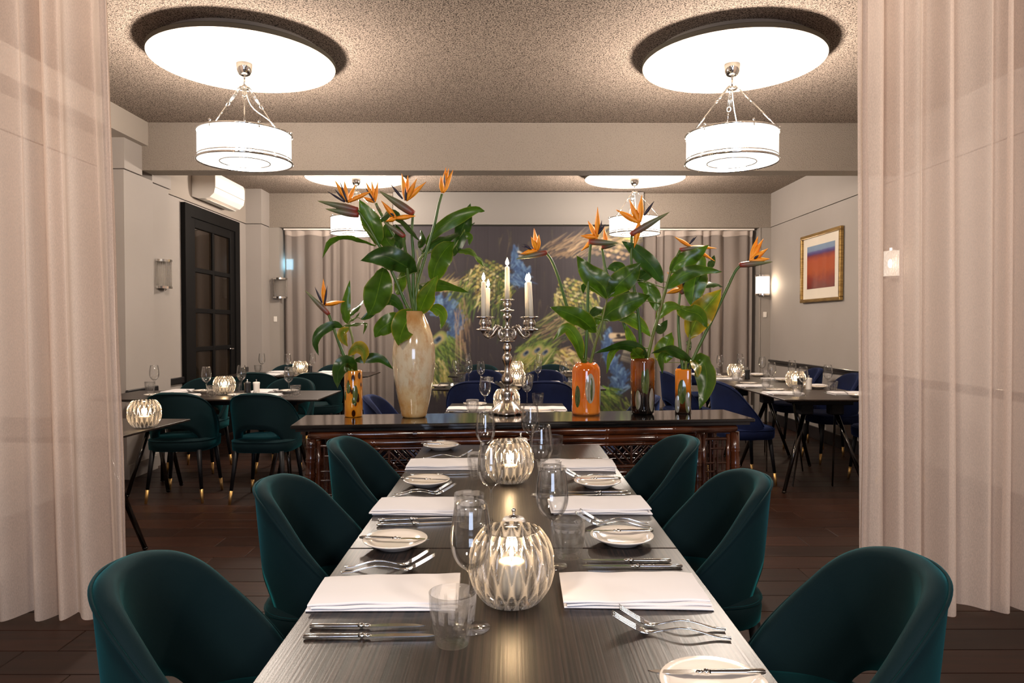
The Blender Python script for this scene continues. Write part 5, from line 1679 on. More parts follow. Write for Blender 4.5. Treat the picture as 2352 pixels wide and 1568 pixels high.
# apron fretwork: diagonal slats in square panels
zA, zB = 0.588, zt_ - 0.103
hA = zB - zA
npan = 10
pw = 2 * xi / npan
for sy in (-1, 1):
    for k in range(npan):
        xa = -xi + k * pw
        rod('slat', unit, (xa, sy * yo, zA), (xa, sy * yo, zB), 0.007)
        dirn = 1 if k % 2 == 0 else -1
        for j in range(-1, 4):
            # long diagonals, clipped to the panel
            s0 = j * pw / 4.0
            p0, p1 = s0, s0 + hA
            t0 = max(0, -p0 / hA); t1 = min(1, (pw - p0) / hA)
            if t1 - t0 < 0.12: continue
            u0, u1 = p0 + t0 * hA, p0 + t1 * hA
            if dirn < 0: u0, u1 = pw - u0, pw - u1
            rod('slat', unit, (xa + u0, sy * yo, zA + t0 * hA), (xa + u1, sy * yo, zA + t1 * hA), 0.0048)
        for j in (0.12, 0.62):
            u0, u1 = pw * j + 0.045, pw * j
            if dirn < 0: u0, u1 = pw - u0, pw - u1
            rod('slat', unit, (xa + min(max(u0, 0), pw), sy * (yo - 0.005), zA + 0.02), (xa + min(max(u1, 0), pw), sy * (yo - 0.005), zA + 0.075), 0.0048)

# ------------------------------------------------------------------ vases
def on_console(px, py):
    p = PZ(px, py, CZ); return Vector((p.x, p.y, CZ + 0.0003))
GV = 'glass vases of flowers on the console'
def lens(parent, r_of_z, zc_, hz, hw_, a0, mat, name='glass_lens'):
    """oval lens melted into the wall of a round vase"""
    rows = []
    for i in range(7):
        s = i / 6
        row = []
        for k in range(24):
            an = 2 * PI * k / 24
            z = zc_ + hz * s * math.sin(an)
            r = r_of_z(z) + 0.0025 * (1 - s * s) + 0.0004
            a = a0 + hw_ * s * math.cos(an) / r_of_z(z)
            row.append((r * math.cos(a), r * math.sin(a), z))
        rows.append(row)
    return link(name, MB().grid(rows, True, True).mesh(name, mat), parent)
# tall cream vase
v = on_console(951, 957); SCV = F / v.y
tall = thing('vase', 'tall cream marbled glass vase with amber foot', 'vase', v, 0, GV)
pr = [(0.0, 0.0), (26, 0.0), (29, 4), (30, 10), (37, 42), (44, 78), (48, 110), (49.5, 135), (48, 160), (43, 188), (34, 214), (26, 232), (22, 240), (21, 243), (18, 243), (20, 236), (30, 214), (40, 185), (0, 150)]
link('body', MB().lathe([(r / SCV, z / SCV) for r, z in pr], 56).mesh('body', 'vase_cream'), tall)
tall_v, tall_z = v, v.z + 243 / SCV
# spotted amber cylinder
v = on_console(812, 956); s_ = F / v.y
amber = thing('vase', 'small amber glass cylinder vase with dark tortoiseshell spots', 'vase', v, 0, GV)
link('body', MB().lathe([(r / s_, z / s_) for r, z in [(0, 0), (19, 0), (20.5, 2), (20.5, 104), (19.5, 106), (18, 105), (17.5, 60), (0, 58)]], 40).mesh('body', 'vase_spots'), amber)
rr_ = lambda z, r=20.5 / s_: r
for a, z, hz, hw_ in ((-112, 68, 14, 5), (-66, 55, 18, 6), (-72, 38, 10, 5), (-140, 50, 12, 4)):
    lens(amber, rr_, z / s_, hz / s_, hw_ / s_, R(a), 'lens_green')
amber_v, amber_z = v, v.z + 104 / s_
# orange cylinder
v = on_console(1346, 951); s_ = F / v.y
orange = thing('vase', 'glossy orange glass cylinder vase with clear oval windows', 'vase', v, 0, GV)
link('body', MB().lathe([(r / s_, z / s_) for r, z in [(0, 0), (30, 0), (32, 3), (32.5, 8), (32.5, 100), (31, 108), (26, 116), (22, 119), (20, 118), (24, 110), (29, 100), (29, 60), (0, 58)]], 48).mesh('body', 'vase_orange'), orange)
link('foot', MB().lathe([(0, -0.0002), (31.8 / s_, -0.0002), (33 / s_, 0.002), (32.8 / s_, 4.5 / s_), (30 / s_, 4.8 / s_)], 48).mesh('foot', 'rod_glass'), orange)
rr_ = lambda z, r=32.5 / s_: r
for a, z, hz, hw_, m_ in ((-79, 62, 34, 11.5, 'lens_clear'), (-133, 43, 25, 7.5, 'lens_green'), (-14, 42, 26, 8, 'lens_clear')):
    lens(orange, rr_, z / s_, hz / s_, hw_ / s_, R(a), m_)
for a, z, hz, hw_ in ((-75, 60, 26, 3.2), (-133, 40, 16, 2.5)):
    lens(orange, lambda z, r=33.2 / s_: r, z / s_, hz / s_, hw_ / s_, R(a), 'lens_green', 'stem_behind_lens')
orange_v, orange_z = v, v.z + 118 / s_
# brown rounded square
v = on_console(1476, 950); s_ = F / v.y
brown = thing('vase', 'dark brown and black glass vase with oval windows', 'vase', v, 0, GV)
sq = lambda r, z, a, e=0.30: r * (1 + 0.06 * math.cos(4 * a))
link('body', MB().lathe([(r / s_, z / s_) for r, z in [(0, 0), (21, 0), (25, 4), (26, 12), (26.5, 118), (25, 126), (22, 129), (20, 127), (22, 60), (0, 58)]], 48, sq).mesh('body', 'vase_brown'), brown)
rr_ = lambda z, r=27.2 / s_: r
for a, z, hz, hw_, m_ in ((-88, 78, 34, 9.5, 'lens_green'), (-124, 34, 22, 7, 'lens_grey'), (-52, 34, 27, 8, 'lens_grey')):
    lens(brown, rr_, z / s_, hz / s_, hw_ / s_, R(a), m_)
brown_v, brown_z = v, v.z + 128 / s_
# square amber
v = on_console(1569, 948); s_ = F / v.y
sqr = thing('vase', 'square amber and brown glass vase with oval windows', 'vase', v, R(-16), GV)
def sqm(r, z, a):
    c_, s__ = abs(math.cos(a)), abs(math.sin(a))
    return r / (c_ ** 7 + s__ ** 7) ** (1 / 7)
link('body', MB().lathe([(r / s_, z / s_) for r, z in [(0, 0), (17, 0), (18, 2), (18, 98), (17.5, 101), (15.5, 101), (15, 60), (0, 58)]], 64, sqm).mesh('body', 'vase_square'), sqr)
link('foot', MB().lathe([(0, -0.0002), (18 / s_, -0.0002), (18.6 / s_, 0.001), (18.6 / s_, 3.2 / s_), (17 / s_, 3.4 / s_)], 64, sqm).mesh('foot', 'rod_glass'), sqr)
def flat_lens(parent, ang, u, z, hw_, hz, off, mat):
    rows = []
    for i in range(5):
        s = i / 4
        rows.append([(u + hw_ * s * math.cos(2 * PI * k / 24), -off - 0.0025 * (1 - s * s), z + hz * s * math.sin(2 * PI * k / 24)) for k in range(24)])
    o = link('glass_lens', MB().grid(rows, True, True).mesh('glass_lens', mat), parent, rot=(0, 0, ang))
    return o
flat_lens(sqr, 0, -2 / s_, 50 / s_, 9.5 / s_, 28 / s_, 18.2 / s_, 'lens_green')
flat_lens(sqr, 0, -12 / s_, 22 / s_, 5.5 / s_, 20 / s_, 18.3 / s_, 'lens_grey')
flat_lens(sqr, 0, 11 / s_, 26 / s_, 6 / s_, 24 / s_, 18.3 / s_, 'lens_grey')
flat_lens(sqr, R(90), 0, 48 / s_, 8 / s_, 28 / s_, 18.2 / s_, 'lens_green')
sq_v, sq_z = v, v.z + 101 / s_

# ------------------------------------------------------------------ candelabrum and candles
v = on_console(1165, 950); s_ = F / v.y
cd = thing('candelabrum', 'ornate five-armed silver candelabrum with scalloped foot', 'candelabrum', v)
def lob(r, z, a):
    k = 0.10 * max(0, 1 - z / 0.05)
    return r * (1 + k * math.cos(4 * a) + 0.5 * k * math.cos(12 * a + 0.6))
U = 1 / s_
link('foot', MB().lathe([(r * U, z * U) for r, z in [(0, 1), (34, 0), (38, 1), (39, 4), (37, 8), (31, 14), (26, 20), (20, 25), (15, 30), (12, 40), (15, 46), (13, 52), (9, 58), (0, 60)]], 64, lob).mesh('foot', 'old_silver'), cd)
link('column', MB().lathe([(r * U, z * U) for r, z in [(0, 56), (6, 56), (5, 62), (8, 66), (13, 72), (14, 80), (11, 88), (7, 95), (6, 106), (8, 115), (11, 122), (12, 130), (9, 136), (6, 141), (9, 146), (11, 152), (8, 160), (6, 164),
      (17, 166), (17.5, 168), (12, 170), (7, 176), (6, 184), (8, 192), (9, 196), (5, 199), (4, 210), (5, 214), (9, 218), (10, 224), (7, 229), (4, 232), (14, 235), (16, 237), (14, 239), (6, 241),
      (8, 246), (10, 252), (8, 257), (7, 259), (14, 260), (16.5, 262), (14, 264), (6, 263), (0, 262)]], 32, lambda r, z, a: r * (1 + 0.03 * math.cos(10 * a) * (1 if r > 7 * U else 0))).mesh('column', 'old_silver'), cd)
arm_pts = [(6, 176), (16, 172), (21, 184), (16, 196), (22, 199), (30, 192), (38, 181), (48, 176), (56, 182), (58, 190)]
arm_me = MB().tube(bez([(r * U, 0, z * U) for r, z in arm_pts], 44), [ (3.6 - 1.2 * abs(i / 43 - 0.4)) * U for i in range(44)], 10)
arm_me.tube(bez([(10 * U, 0, 196 * U), (17 * U, 0, 190 * U), (14 * U, 0, 181 * U), (10 * U, 0, 186 * U)], 14), 2.2 * U, 8)
arm_me.tube(bez([(22 * U, 0, 199 * U), (27 * U, 0, 203 * U), (33 * U, 0, 196 * U), (36 * U, 0, 188 * U)], 12), [1.2 * U + 1.4 * U * math.sin(PI * i / 11) for i in range(12)], 8)
arm_me = arm_me.mesh('arm', 'old_silver')
cup_me = MB().lathe([(r * U, z * U) for r, z in [(0, -6), (4, -5), (7, 0), (17, 2), (18.5, 4), (14, 6), (6, 8), (9, 12), (11, 18), (9, 24), (7, 28), (15, 30), (17.5, 32.5), (14, 34), (6.5, 33), (0, 32)]], 28,
                    lambda r, z, a: r * (1 + (0.05 * math.cos(8 * a) if r > 12 * U else 0))).mesh('candle_cup', 'old_silver')
cand_me = {}
def candle(loc, hpx, label, tilt=(0, 0)):
    t = thing('candle', label, 'candle', loc, 0, 'white dinner candles in the candelabrum')
    t.rotation_euler = (tilt[0], tilt[1], 0)
    hh = hpx * U
    link('wax', MB().lathe([(0, 0), (5.6 * U, 0), (5.6 * U, hh * 0.5), (5.2 * U, hh - 2 * U), (3.5 * U, hh), (0, hh + 1 * U)], 20).mesh('wax', 'wax'), t)
    link('wick', ME['wick'], t, (0, 0, hh), scale=(1, 1, 0.8))
    link('flame', ME['flame'], t, (0, 0, hh + 0.004), scale=(2.0, 2.0, 1.5))
    light('candle_light', 'POINT', t.matrix_basis @ Vector((0, 0, hh + 0.035)), 1.1, (1, 0.66, 0.34), 0.012)
candle(v + Vector((0, 0, 263.2 * U)), 75, 'tallest white candle burning on the central stem of the candelabrum')
ARM = [(-157, 79, 'white candle burning on the front left arm of the candelabrum', (0, 0)),
       (-21 + 0, 79, 'white candle burning on the front right arm of the candelabrum', (0, R(-3))),
       (145, 68, 'white candle burning on the back left arm of the candelabrum', (0, R(2))),
       (35, 80, 'white candle burning on the back right arm of the candelabrum', (0, R(-1)))]
for a, hpx, lab, tl_ in ARM:
    link('arm', arm_me, cd, rot=(0, 0, R(a)))
    cu = Vector((58 * U * math.cos(R(a)), 58 * U * math.sin(R(a)), 190 * U))
    link('candle_cup', cup_me, cd, cu, (0, 0, R(a)))
    candle(v + cu + Vector((0, 0, 33.4 * U)), hpx, lab, tl_)
# ------------------------------------------------------------------ flowers
# Outlines are noted in the units of three close-up views of the photograph; the depth comes from the vase each stem stands in.
def C1(x, y): return (660 + 0.3061 * x, 380 + 0.3061 * y)
def C3(x, y): return (680 + 0.2169 * x, 640 + 0.2169 * y)
def C2(x, y): return (1140 + 0.2806 * x, 420 + 0.2806 * y)
rl = random.Random(11)

def leaf_mesh(pts, width, roll, mat, fold=0.25):
    """blade along a centre line; width in metres; roll turns the blade about its line"""
    c = bez(pts, 15)
    n = len(c); vs = []; fs = []; ac = []
    for i, p in enumerate(c):
        s = i / (n - 1)
        t = (c[min(i + 1, n - 1)] - c[max(i - 1, 0)]).normalized()
        view = Vector((p.x, p.y, p.z - CAMH)).normalized()
        sd = t.cross(Vector((0, 1, 0)))
        if sd.length < 0.05: sd = t.cross(Vector((1, 0, 0)))
        sd.normalize(); nm = sd.cross(t).normalized()
        rl_ = roll + 0.35 * math.sin(s * 4 + roll * 7)
        sd2 = sd * math.cos(rl_) + nm * math.sin(rl_); nm2 = nm * math.cos(rl_) - sd * math.sin(rl_)
        w = width / 2 * (math.sin(PI * min(s ** 0.92 * 0.97 + 0.03, 1)) ** 0.85) * (1.12 - 0.22 * s)
        if s > 0.985: w = 0.0006
        for k in (-1, -0.55, 0, 0.55, 1):
            rip = (0.06 * width * math.sin(s * 15 + k * 2 + roll * 5) + 0.03 * width * math.sin(s * 31 + k * 3)) * abs(k)
            vs.append(p + sd2 * (w * k) + nm2 * (abs(k) * w * fold - 0.4 * w * fold + rip))
            ac.append(abs(k))
    for i in range(n - 1):
        for k in range(4):
            fs.append((5 * i + k, 5 * i + k + 1, 5 * i + 6 + k, 5 * i + 5 + k))
    me = MB().add(vs, fs).mesh('leaf', mat)
    at = me.attributes.new('across', 'FLOAT', 'POINT'); at.data.foreach_set('value', ac)
    return me

def to3(C, pts, yv, d0, d1):
    """pixels to points: depth runs from yv+d0 at the first to yv+d1 at the last"""
    out = []
    m = len(pts) - 1
    for i, q in enumerate(pts):
        px, py = C(*q) if C else q
        s = i / m
        out.append(PY(px, py, yv + d0 + (d1 - d0) * s))
    return out

def leafy(label, C, scale, yv, stem_pts, leaves, group, sd0=0.0, sd1=0.0, r0=0.006):
    base = to3(C, stem_pts, yv, sd0, sd1)
    t = thing('leafy_stem', label, 'foliage', base[0], 0, group)
    off = -base[0]
    sp = [p + off for p in bez(base, 16)]
    link('stem', MB().tube(sp, [r0 * (1 - 0.55 * i / 15) for i in range(16)], 8).mesh('stem', 'leaf_stem'), t)
    for (pts, w, mt, roll, d1) in leaves:
        p3 = to3(C, pts, yv, (sd0 + sd1) / 2, d1)
        # leaf starts from its own stem: a short stalk joins them
        q = min(bez(base, 16), key=lambda a: (a - p3[0]).length)
        lf = link('leaf', leaf_mesh([p + off for p in p3], 0.98 * w * scale * yv / F, roll, mt), t)
        if (q - p3[0]).length > 0.006:
            link('leaf_stalk', MB().tube(bez([q + off, (q + p3[0]) / 2 + off + Vector((0, 0, 0.004)), p3[0] + off], 6), 0.0022, 6).mesh('leaf_stalk', 'leaf_stem'), t)
    return t

def petal_mesh(a, b, w, mat, name, bow=0.0):
    c = [a.lerp(b, i / 9) + Vector((0, 0, 1)) * bow * math.sin(PI * i / 9) for i in range(10)]
    t = (b - a).normalized(); sd = t.cross(Vector((0, 1, 0)))
    if sd.length < 0.05: sd = Vector((1, 0, 0))
    sd.normalize()
    vs = []; fs = []
    for i, p in enumerate(c):
        s = i / 9
        ww = w / 2 * (0.35 + 0.65 * math.sin(PI * min(s * 1.25, 1) * 0.75 + 0.15)) * (1 - s ** 3.0) + 0.0003
        for k, (u, dd) in enumerate(((-1, 0.0), (0, -0.35), (1, 0.0), (0, 0.35))):
            vs.append(p + sd * ww * u + Vector((0, 1, 0)) * ww * dd)
    for i in range(9):
        for k in range(4):
            fs.append((4 * i + k, 4 * i + (k + 1) % 4, 4 * i + 4 + (k + 1) % 4, 4 * i + 4 + k))
    fs += [(3, 2, 1, 0), (36, 37, 38, 39)]
    return MB().add(vs, fs).mesh(name, mat)

def spathe_mesh(a, b, w, droop=0.0):
    c = [a.lerp(b, i / 15) for i in range(16)]
    vs = []; fs = []; al = []
    t = (b - a).normalized(); up = Vector((0, 1, 0)).cross(t)
    if up.z < 0: up = -up
    up.normalize()
    for i, p in enumerate(c):
        s = i / 15
        h = w * (0.55 + 0.55 * math.sin(PI * min(s * 1.9, 1) * 0.5) ) * (1 - s) ** 0.75 + 0.0006
        for k in range(8):
            an = 2 * PI * k / 8
            vs.append(p + up * (h * 0.5 * math.sin(an) + droop * math.sin(PI * s)) + Vector((0, 1, 0)) * h * 0.36 * math.cos(an))
            al.append(s)
    for i in range(15):
        for k in range(8):
            fs.append((8 * i + k, 8 * i + (k + 1) % 8, 8 * i + 8 + (k + 1) % 8, 8 * i + 8 + k))
    fs += [tuple(range(7, -1, -1)), tuple(120 + k for k in range(8))]
    me = MB().add(vs, fs).mesh('bract', 'spathe')
    at = me.attributes.new('along', 'FLOAT', 'POINT'); at.data.foreach_set('value', al)
    return me

def flower(label, C, scale, yv, stem, spathes, root, sepals, darks, dep, group='bird of paradise flowers', sw=26, wS=26, r0=0.0095):
    """stem from vase mouth to head; spathes: (base, tip); root: where the sepals leave the bract"""
    s3 = to3(C, stem, yv, 0.0, dep)
    t = thing('bird_of_paradise', label, 'flower', s3[0], 0, group)
    off = -s3[0]
    k = scale * yv / F
    sp = [p + off for p in bez(s3, 22)]
    link('stem', MB().tube(sp, [r0 * (1 - 0.25 * i / 21) for i in range(22)], 8).mesh('stem', 'stem'), t)
    f3 = lambda q, d=0.0: PY(*(C(*q) if C else q), yv + dep + d) + off
    for (a, b) in spathes:
        link('bract', spathe_mesh(f3(a), f3(b, -0.02), sw * k), t)
    for i, q in enumerate(sepals):
        link('sepal', petal_mesh(f3(root, -0.004), f3(q, rl.uniform(-0.04, 0.03)), 1.35 * wS * k, 'orange', 'sepal'), t)
    for q in darks:
        a = q[0] if isinstance(q[0], tuple) else root
        b = q[1] if isinstance(q[0], tuple) else q
        link('petal', petal_mesh(f3(a, -0.012), f3(b, -0.02), wS * 0.62 * k, 'violet', 'petal'), t)
    return t

S1, S3, S2 = 0.3061, 0.2169, 0.2806
# --- tall vase
Y = tall_v.y
mouth = (958, 1105)
flower('bird of paradise with twin bracts, leftmost bloom of the tall vase', C1, S1, Y, [(950, 1130), (900, 1060), (800, 830), (700, 620), (600, 440), (522, 330)],
       [((530, 335), (225, 265)), ((535, 370), (285, 325))], (450, 275), [(355, 108), (427, 112), (515, 140), (648, 185)], [((430, 275), (300, 193)), ((435, 270), (355, 178)), (392, 115)], -0.05, sw=70)
flower('small bird of paradise second from left above the tall vase', C1, S1, Y, [(955, 1130), (915, 900), (840, 620), (740, 430), (690, 340), (665, 285)],
       [((700, 350), (655, 280))], (655, 275), [(588, 120), (632, 112), (680, 118), (560, 235)], [(578, 152)], 0.03, sw=34, wS=22)
flower('large bird of paradise rising at the middle of the tall vase', C1, S1, Y, [(958, 1130), (945, 900), (945, 680), (935, 500), (942, 365)],
       [((948, 362), (690, 192))], (890, 262), [(858, 58), (905, 72), (972, 98), (1042, 122)], [((865, 250), (772, 138)), (885, 160)], -0.02, sw=80, wS=32)
flower('half hidden bird of paradise drooping under the middle bloom', C1, S1, Y, [(955, 1130), (915, 900), (890, 680), (870, 530)],
       [((880, 535), (715, 415))], (815, 395), [(703, 262), (965, 378), (735, 420)], [((800, 380), (745, 315))], -0.08, sw=54, wS=30)
flower('tallest upright orange bud on a long bare stem, right of the tall vase', C1, S1, Y, [(965, 1130), (975, 900), (1030, 700), (1098, 470), (1135, 300), (1160, 215)],
       [], (1165, 205), [(1150, 75), (1190, 12), (1212, 20), (1245, 30), (1225, 90)], [((1175, 170), (1180, 55))], 0.02, wS=30)
LS = [
 ([(690, 600), (630, 430), (540, 255)], 150, 'leaf', 0.2, -0.05),
 ([(660, 605), (540, 565), (420, 545), (320, 580), (262, 700)], 75, 'leaf', 0.9, -0.10),
 ([(965, 800), (860, 735), (720, 680), (545, 715)], 185, 'leaf_dark', 0.15, -0.16),
 ([(725, 770), (690, 900), (655, 1030), (612, 1130)], 205, 'leaf', -0.1, -0.15),
 ([(800, 620), (740, 540), (755, 420)], 120, 'leaf', 0.3, 0.05),
 ([(700, 420), (780, 355), (880, 440), (1000, 575)], 95, 'leaf_dark', 0.7, -0.08),
 ([(820, 640), (850, 540), (810, 440)], 95, 'leaf_dark', -0.4, 0.02),
 ([(830, 970), (850, 880), (872, 770)], 90, 'leaf_light', 0.4, 0.06),
]
leafy('glossy leaf spray on the left side of the tall vase', C1, S1, Y, [(948, 1140), (900, 1060), (800, 830), (700, 610), (560, 440)], LS, 'leaf sprays in the vases', 0.0, -0.04, 0.0105)
LS = [
 ([(965, 1095), (900, 1160), (860, 1250), (835, 1352)], 195, 'leaf_light', 0.05, -0.16),
 ([(860, 1120), (780, 1170), (700, 1230), (660, 1290)], 140, 'leaf', 0.3, -0.10),
 ([(870, 1095), (800, 1015), (730, 1020), (560, 1150)], 90, 'leaf_dark', 0.5, -0.08),
 ([(975, 980), (1080, 905), (1200, 905), (1375, 958)], 95, 'leaf', 0.5, -0.06),
 ([(988, 1115), (1040, 990), (1125, 825)], 140, 'leaf_light', 0.45, -0.12),
 ([(1060, 1070), (1120, 1075), (1170, 1130), (1152, 1228)], 90, 'leaf_light', 0.5, -0.08),
 ([(960, 1090), (1000, 960), (985, 890)], 80, 'leaf_dark', 0.4, 0.06),
]
leafy('low leaves spilling over the mouth of the tall vase', C1, S1, Y, [(958, 1150), (950, 1080), (960, 980), (980, 880)], LS, 'leaf sprays in the vases', 0.0, 0.0, 0.0105)
LS = [
 ([(1040, 590), (1130, 480), (1260, 400), (1400, 335), (1480, 340)], 105, 'leaf', 0.35, -0.05),
 ([(1010, 670), (1100, 590), (1240, 530), (1405, 430)], 95, 'leaf_dark', 0.6, 0.05),
 ([(1090, 875), (1120, 750), (1180, 640), (1250, 570)], 180, 'leaf', 0.1, -0.10),
 ([(1250, 680), (1300, 520), (1340, 400), (1375, 285)], 125, 'leaf_dark', 0.2, 0.06),
 ([(1275, 640), (1360, 640), (1430, 690), (1482, 765)], 100, 'leaf', 0.8, -0.05),
 ([(1330, 500), (1370, 540), (1362, 600)], 50, 'leaf', 0.5, 0.0),
 ([(990, 620), (1010, 560), (1000, 480)], 60, 'leaf_dark', 0.5, 0.08),
]
leafy('leaf spray fanning out to the right of the tall vase', C1, S1, Y, [(965, 1150), (975, 900), (995, 700), (1100, 640), (1230, 640), (1330, 480)], LS, 'leaf sprays in the vases', 0.0, 0.03, 0.0095)
# --- spotted amber vase
Y = amber_v.y
flower('single bird of paradise in the small spotted amber vase', C3, S3, Y, [(575, 1010), (530, 880), (440, 640), (385, 480), (345, 380)],
       [((350, 378), (93, 122))], (300, 275), [(288, 0), (518, 238)], [((275, 255), (198, 85)), (332, 70)], -0.02, sw=75, wS=40)
LS = [
 ([(540, 475), (520, 330), (570, 15)], 115, 'leaf', 0.1, -0.02),
 ([(490, 510), (400, 490), (260, 560), (205, 680), (240, 810)], 105, 'leaf_dark', 0.5, -0.10),
 ([(560, 400), (650, 300), (740, 205)], 85, 'leaf', 0.7, 0.06),
 ([(520, 500), (640, 480), (740, 475), (710, 595)], 65, 'leaf', 0.8, -0.05),
 ([(560, 520), (490, 570), (500, 640), (548, 715)], 105, 'leaf_yellow', 0.3, -0.08),
 ([(550, 810), (640, 720), (720, 770), (722, 905)], 135, 'leaf_yellow', 0.2, -0.14),
 ([(615, 870), (760, 840), (900, 850), (1030, 960)], 110, 'leaf_dark', 0.25, 0.05),
 ([(640, 975), (540, 890), (450, 980), (440, 1165)], 175, 'leaf_dark', 0.1, -0.13),
 ([(690, 430), (780, 385), (880, 330)], 65, 'leaf_dark', 0.4, 0.05),
 ([(560, 460), (620, 420), (680, 350)], 50, 'leaf', 0.9, 0.0),
]
leafy('leaf spray in the small spotted amber vase', C3, S3, Y, [(590, 1030), (600, 880), (602, 660), (560, 470), (640, 410)], LS, 'leaf sprays in the vases', 0.0, 0.0, 0.009)
# --- orange vase
Y = orange_v.y
flower('bird of paradise arching left towards the candles', C2, S2, Y, [(715, 1490), (650, 1240), (575, 1000), (510, 780), (455, 640), (405, 568)],
       [((415, 568), (162, 622))], (335, 552), [(308, 368), (285, 440), (350, 422), (195, 582)], [((290, 540), (203, 520)), ((285, 535), (215, 500))], -0.06, sw=62, wS=34)
flower('bird of paradise standing straight above the orange vase', C2, S2, Y, [(725, 1490), (745, 1150), (752, 800), (765, 560), (775, 490)],
       [((755, 482), (1005, 492))], (825, 445), [(830, 195), (748, 308), (688, 432), (693, 558)], [((835, 420), (892, 335)), ((840, 415), (865, 305))], -0.02, sw=70, wS=34)
LS = [
 ([(915, 945), (880, 850), (760, 740), (655, 590)], 200, 'leaf', 0.1, -0.03),
 ([(915, 925), (1000, 830), (1100, 740), (1180, 655)], 190, 'leaf', -0.15, -0.08),
 ([(870, 1115), (960, 1040), (1110, 970), (1262, 920)], 195, 'leaf', 0.1, -0.10),
 ([(810, 1225), (720, 1130), (600, 1070), (435, 1015)], 155, 'leaf', 0.1, -0.10),
 ([(700, 1450), (660, 1290), (570, 1185), (468, 1290)], 105, 'leaf_light', 0.3, -0.08),
 ([(955, 1095), (1080, 1100), (1190, 1170), (1262, 1255)], 115, 'leaf_light', 0.3, 0.02),
 ([(760, 1095), (830, 1040), (915, 1030)], 75, 'leaf_dark', 0.5, 0.06),
 ([(800, 1190), (830, 1120), (900, 1090)], 65, 'leaf_light', 0.5, 0.02),
 ([(745, 830), (715, 850), (712, 905)], 45, 'leaf_dark', 0.3, 0.04),
]
leafy('leaf spray in the orange vase', C2, S2, Y, [(765, 1500), (810, 1320), (860, 1150), (905, 960)], LS, 'leaf sprays in the vases', 0.0, -0.02, 0.009)
# --- brown vase
Y = brown_v.y
flower('short bird of paradise half hidden behind the straight one', C2, S2, Y, [(1150, 1480), (1060, 1200), (985, 960), (900, 730), (865, 535)],
       [((862, 528), (985, 505))], (900, 500), [(880, 360)], [], 0.02, sw=48, wS=28)
flower('bird of paradise crossing the back right pendant', C2, S2, Y, [(1185, 1480), (1170, 1150), (1130, 880), (1105, 640), (1108, 430)],
       [((1100, 425), (1418, 238))], (1170, 325), [(978, 218), (1088, 135), (1192, 95), (1128, 535)], [((1210, 265), (1293, 148))], -0.04, sw=72, wS=40)
flower('bird of paradise lying flat behind the wavy leaf', C2, S2, Y, [(1220, 1480), (1310, 1140), (1390, 860), (1440, 690), (1505, 550)],
       [((1500, 548), (1700, 520))], (1590, 520), [(1455, 438), (1805, 535), (1790, 640)], [((1580, 500), (1643, 435)), ((1585, 498), (1620, 445))], 0.0, sw=52, wS=26)
LS = [
 ([(1360, 815), (1270, 680), (1150, 560), (1028, 480)], 140, 'leaf_dark', 0.35, -0.05),
 ([(1140, 800), (1200, 760), (1262, 700), (1180, 640)], 110, 'leaf_dark', 0.2, 0.03),
 ([(1310, 1045), (1290, 930), (1230, 850), (1155, 815)], 120, 'leaf', 0.4, 0.04),
 ([(1425, 735), (1500, 650), (1620, 600), (1740, 505)], 140, 'leaf', 0.2, -0.06),
 ([(1385, 865), (1500, 770), (1650, 715), (1845, 725)], 120, 'leaf', 0.4, -0.10),
 ([(1310, 1120), (1370, 1040), (1450, 1005), (1540, 1040)], 95, 'leaf_light', 0.4, 0.02),
 ([(1300, 1200), (1350, 1190), (1400, 1120)], 85, 'leaf_dark', 0.4, 0.04),
 ([(1235, 1430), (1160, 1360), (1030, 1330), (800, 1395)], 95, 'leaf_dark', 0.45, -0.10),
 ([(1030, 1340), (960, 1380), (925, 1450), (905, 1560)], 55, 'leaf_light', 0.4, -0.12),
 ([(1140, 1340), (1095, 1260), (1065, 1165)], 75, 'leaf_light', 0.3, -0.04),
 ([(1060, 760), (990, 690), (905, 700)], 105, 'leaf_dark', 0.3, 0.05),
 ([(1200, 1440), (1150, 1400), (1110, 1360)], 120, 'leaf_light', 0.0, -0.09),
 ([(1110, 960), (1040, 900), (990, 900)], 80, 'leaf_dark', 0.3, 0.08),
]
leafy('leaf spray in the brown vase', C2, S2, Y, [(1225, 1490), (1280, 1250), (1330, 1080), (1390, 850), (1430, 720)], LS, 'leaf sprays in the vases', 0.0, -0.02, 0.0105)
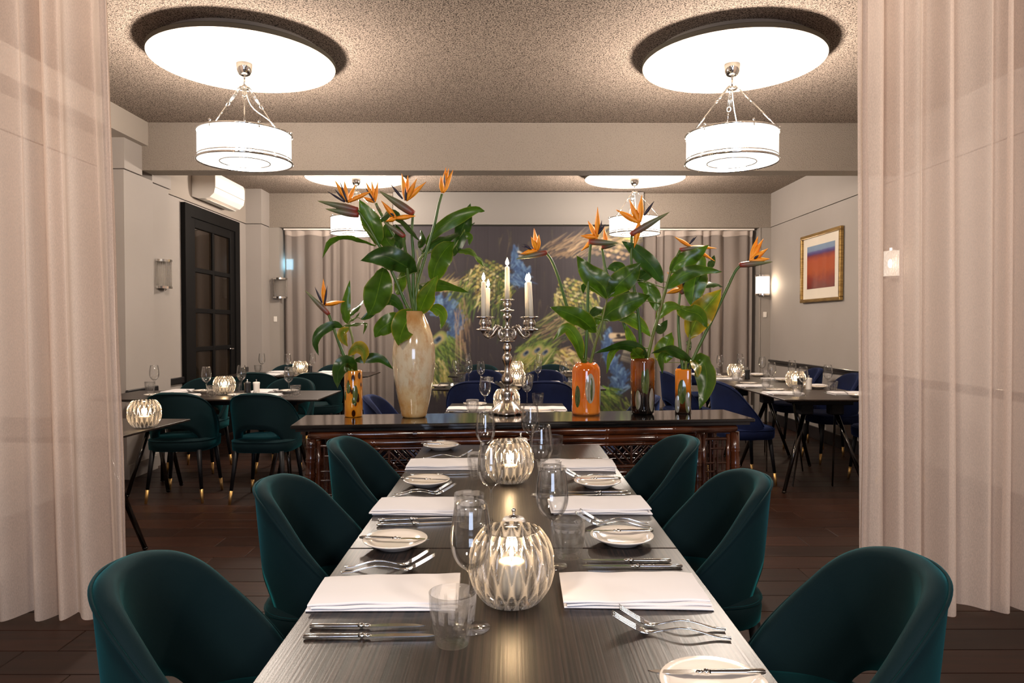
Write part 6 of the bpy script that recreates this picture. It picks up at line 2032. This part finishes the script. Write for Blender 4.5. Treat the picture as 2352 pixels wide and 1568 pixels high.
# --- square vase
Y = sq_v.y
flower('bird of paradise leaning far right beside the corner sconce', C2, S2, Y, [(1570, 1560), (1610, 1440), (1800, 1050), (1900, 840), (1955, 725), (2010, 665)],
       [((1990, 672), (2262, 645))], (2080, 640), [(2142, 435), (2187, 455), (2225, 535), (2240, 620)], [((2110, 620), (2150, 590))], -0.05, sw=66, wS=36)
flower('small low bird of paradise in the square vase', C2, S2, Y, [(1530, 1560), (1495, 1250), (1490, 1050), (1505, 890)],
       [((1500, 900), (1590, 860))], (1520, 865), [(1388, 905), (1398, 728), (1480, 708), (1500, 760)], [((1530, 850), (1545, 700))], 0.05, sw=56, wS=34)
LS = [
 ([(1600, 1000), (1620, 830), (1650, 700), (1700, 555)], 200, 'leaf', 0.1, 0.0),
 ([(1580, 1270), (1640, 1120), (1740, 990), (1845, 865)], 215, 'leaf_yellow', 0.15, -0.08),
 ([(1480, 1015), (1560, 1050), (1660, 1080), (1728, 1185)], 150, 'leaf_light', 0.2, -0.14),
 ([(1395, 1470), (1380, 1370), (1440, 1220)], 185, 'leaf_light', 0.1, 0.05),
 ([(1610, 1470), (1500, 1400), (1400, 1360), (1270, 1395)], 85, 'leaf_dark', 0.5, -0.10),
 ([(1400, 1385), (1350, 1430), (1360, 1560)], 60, 'leaf', 0.3, -0.10),
 ([(1610, 1480), (1690, 1470), (1720, 1640), (1665, 1850)], 190, 'leaf', 0.1, -0.13),
 ([(1600, 1440), (1640, 1500), (1650, 1590)], 80, 'leaf_yellow', 0.3, -0.16),
 ([(1560, 1330), (1590, 1320), (1590, 1370)], 70, 'leaf_dark', 0.6, 0.06),
 ([(1740, 700), (1765, 650), (1785, 590)], 60, 'leaf_dark', 0.4, 0.05),
 ([(1700, 850), (1780, 825), (1855, 850)], 70, 'leaf_dark', 0.7, 0.08),
]
leafy('leaf spray in the square amber vase', C2, S2, Y, [(1545, 1570), (1560, 1400), (1585, 1260), (1605, 1040), (1640, 800)], LS, 'leaf sprays in the vases', 0.0, 0.0, 0.0095)
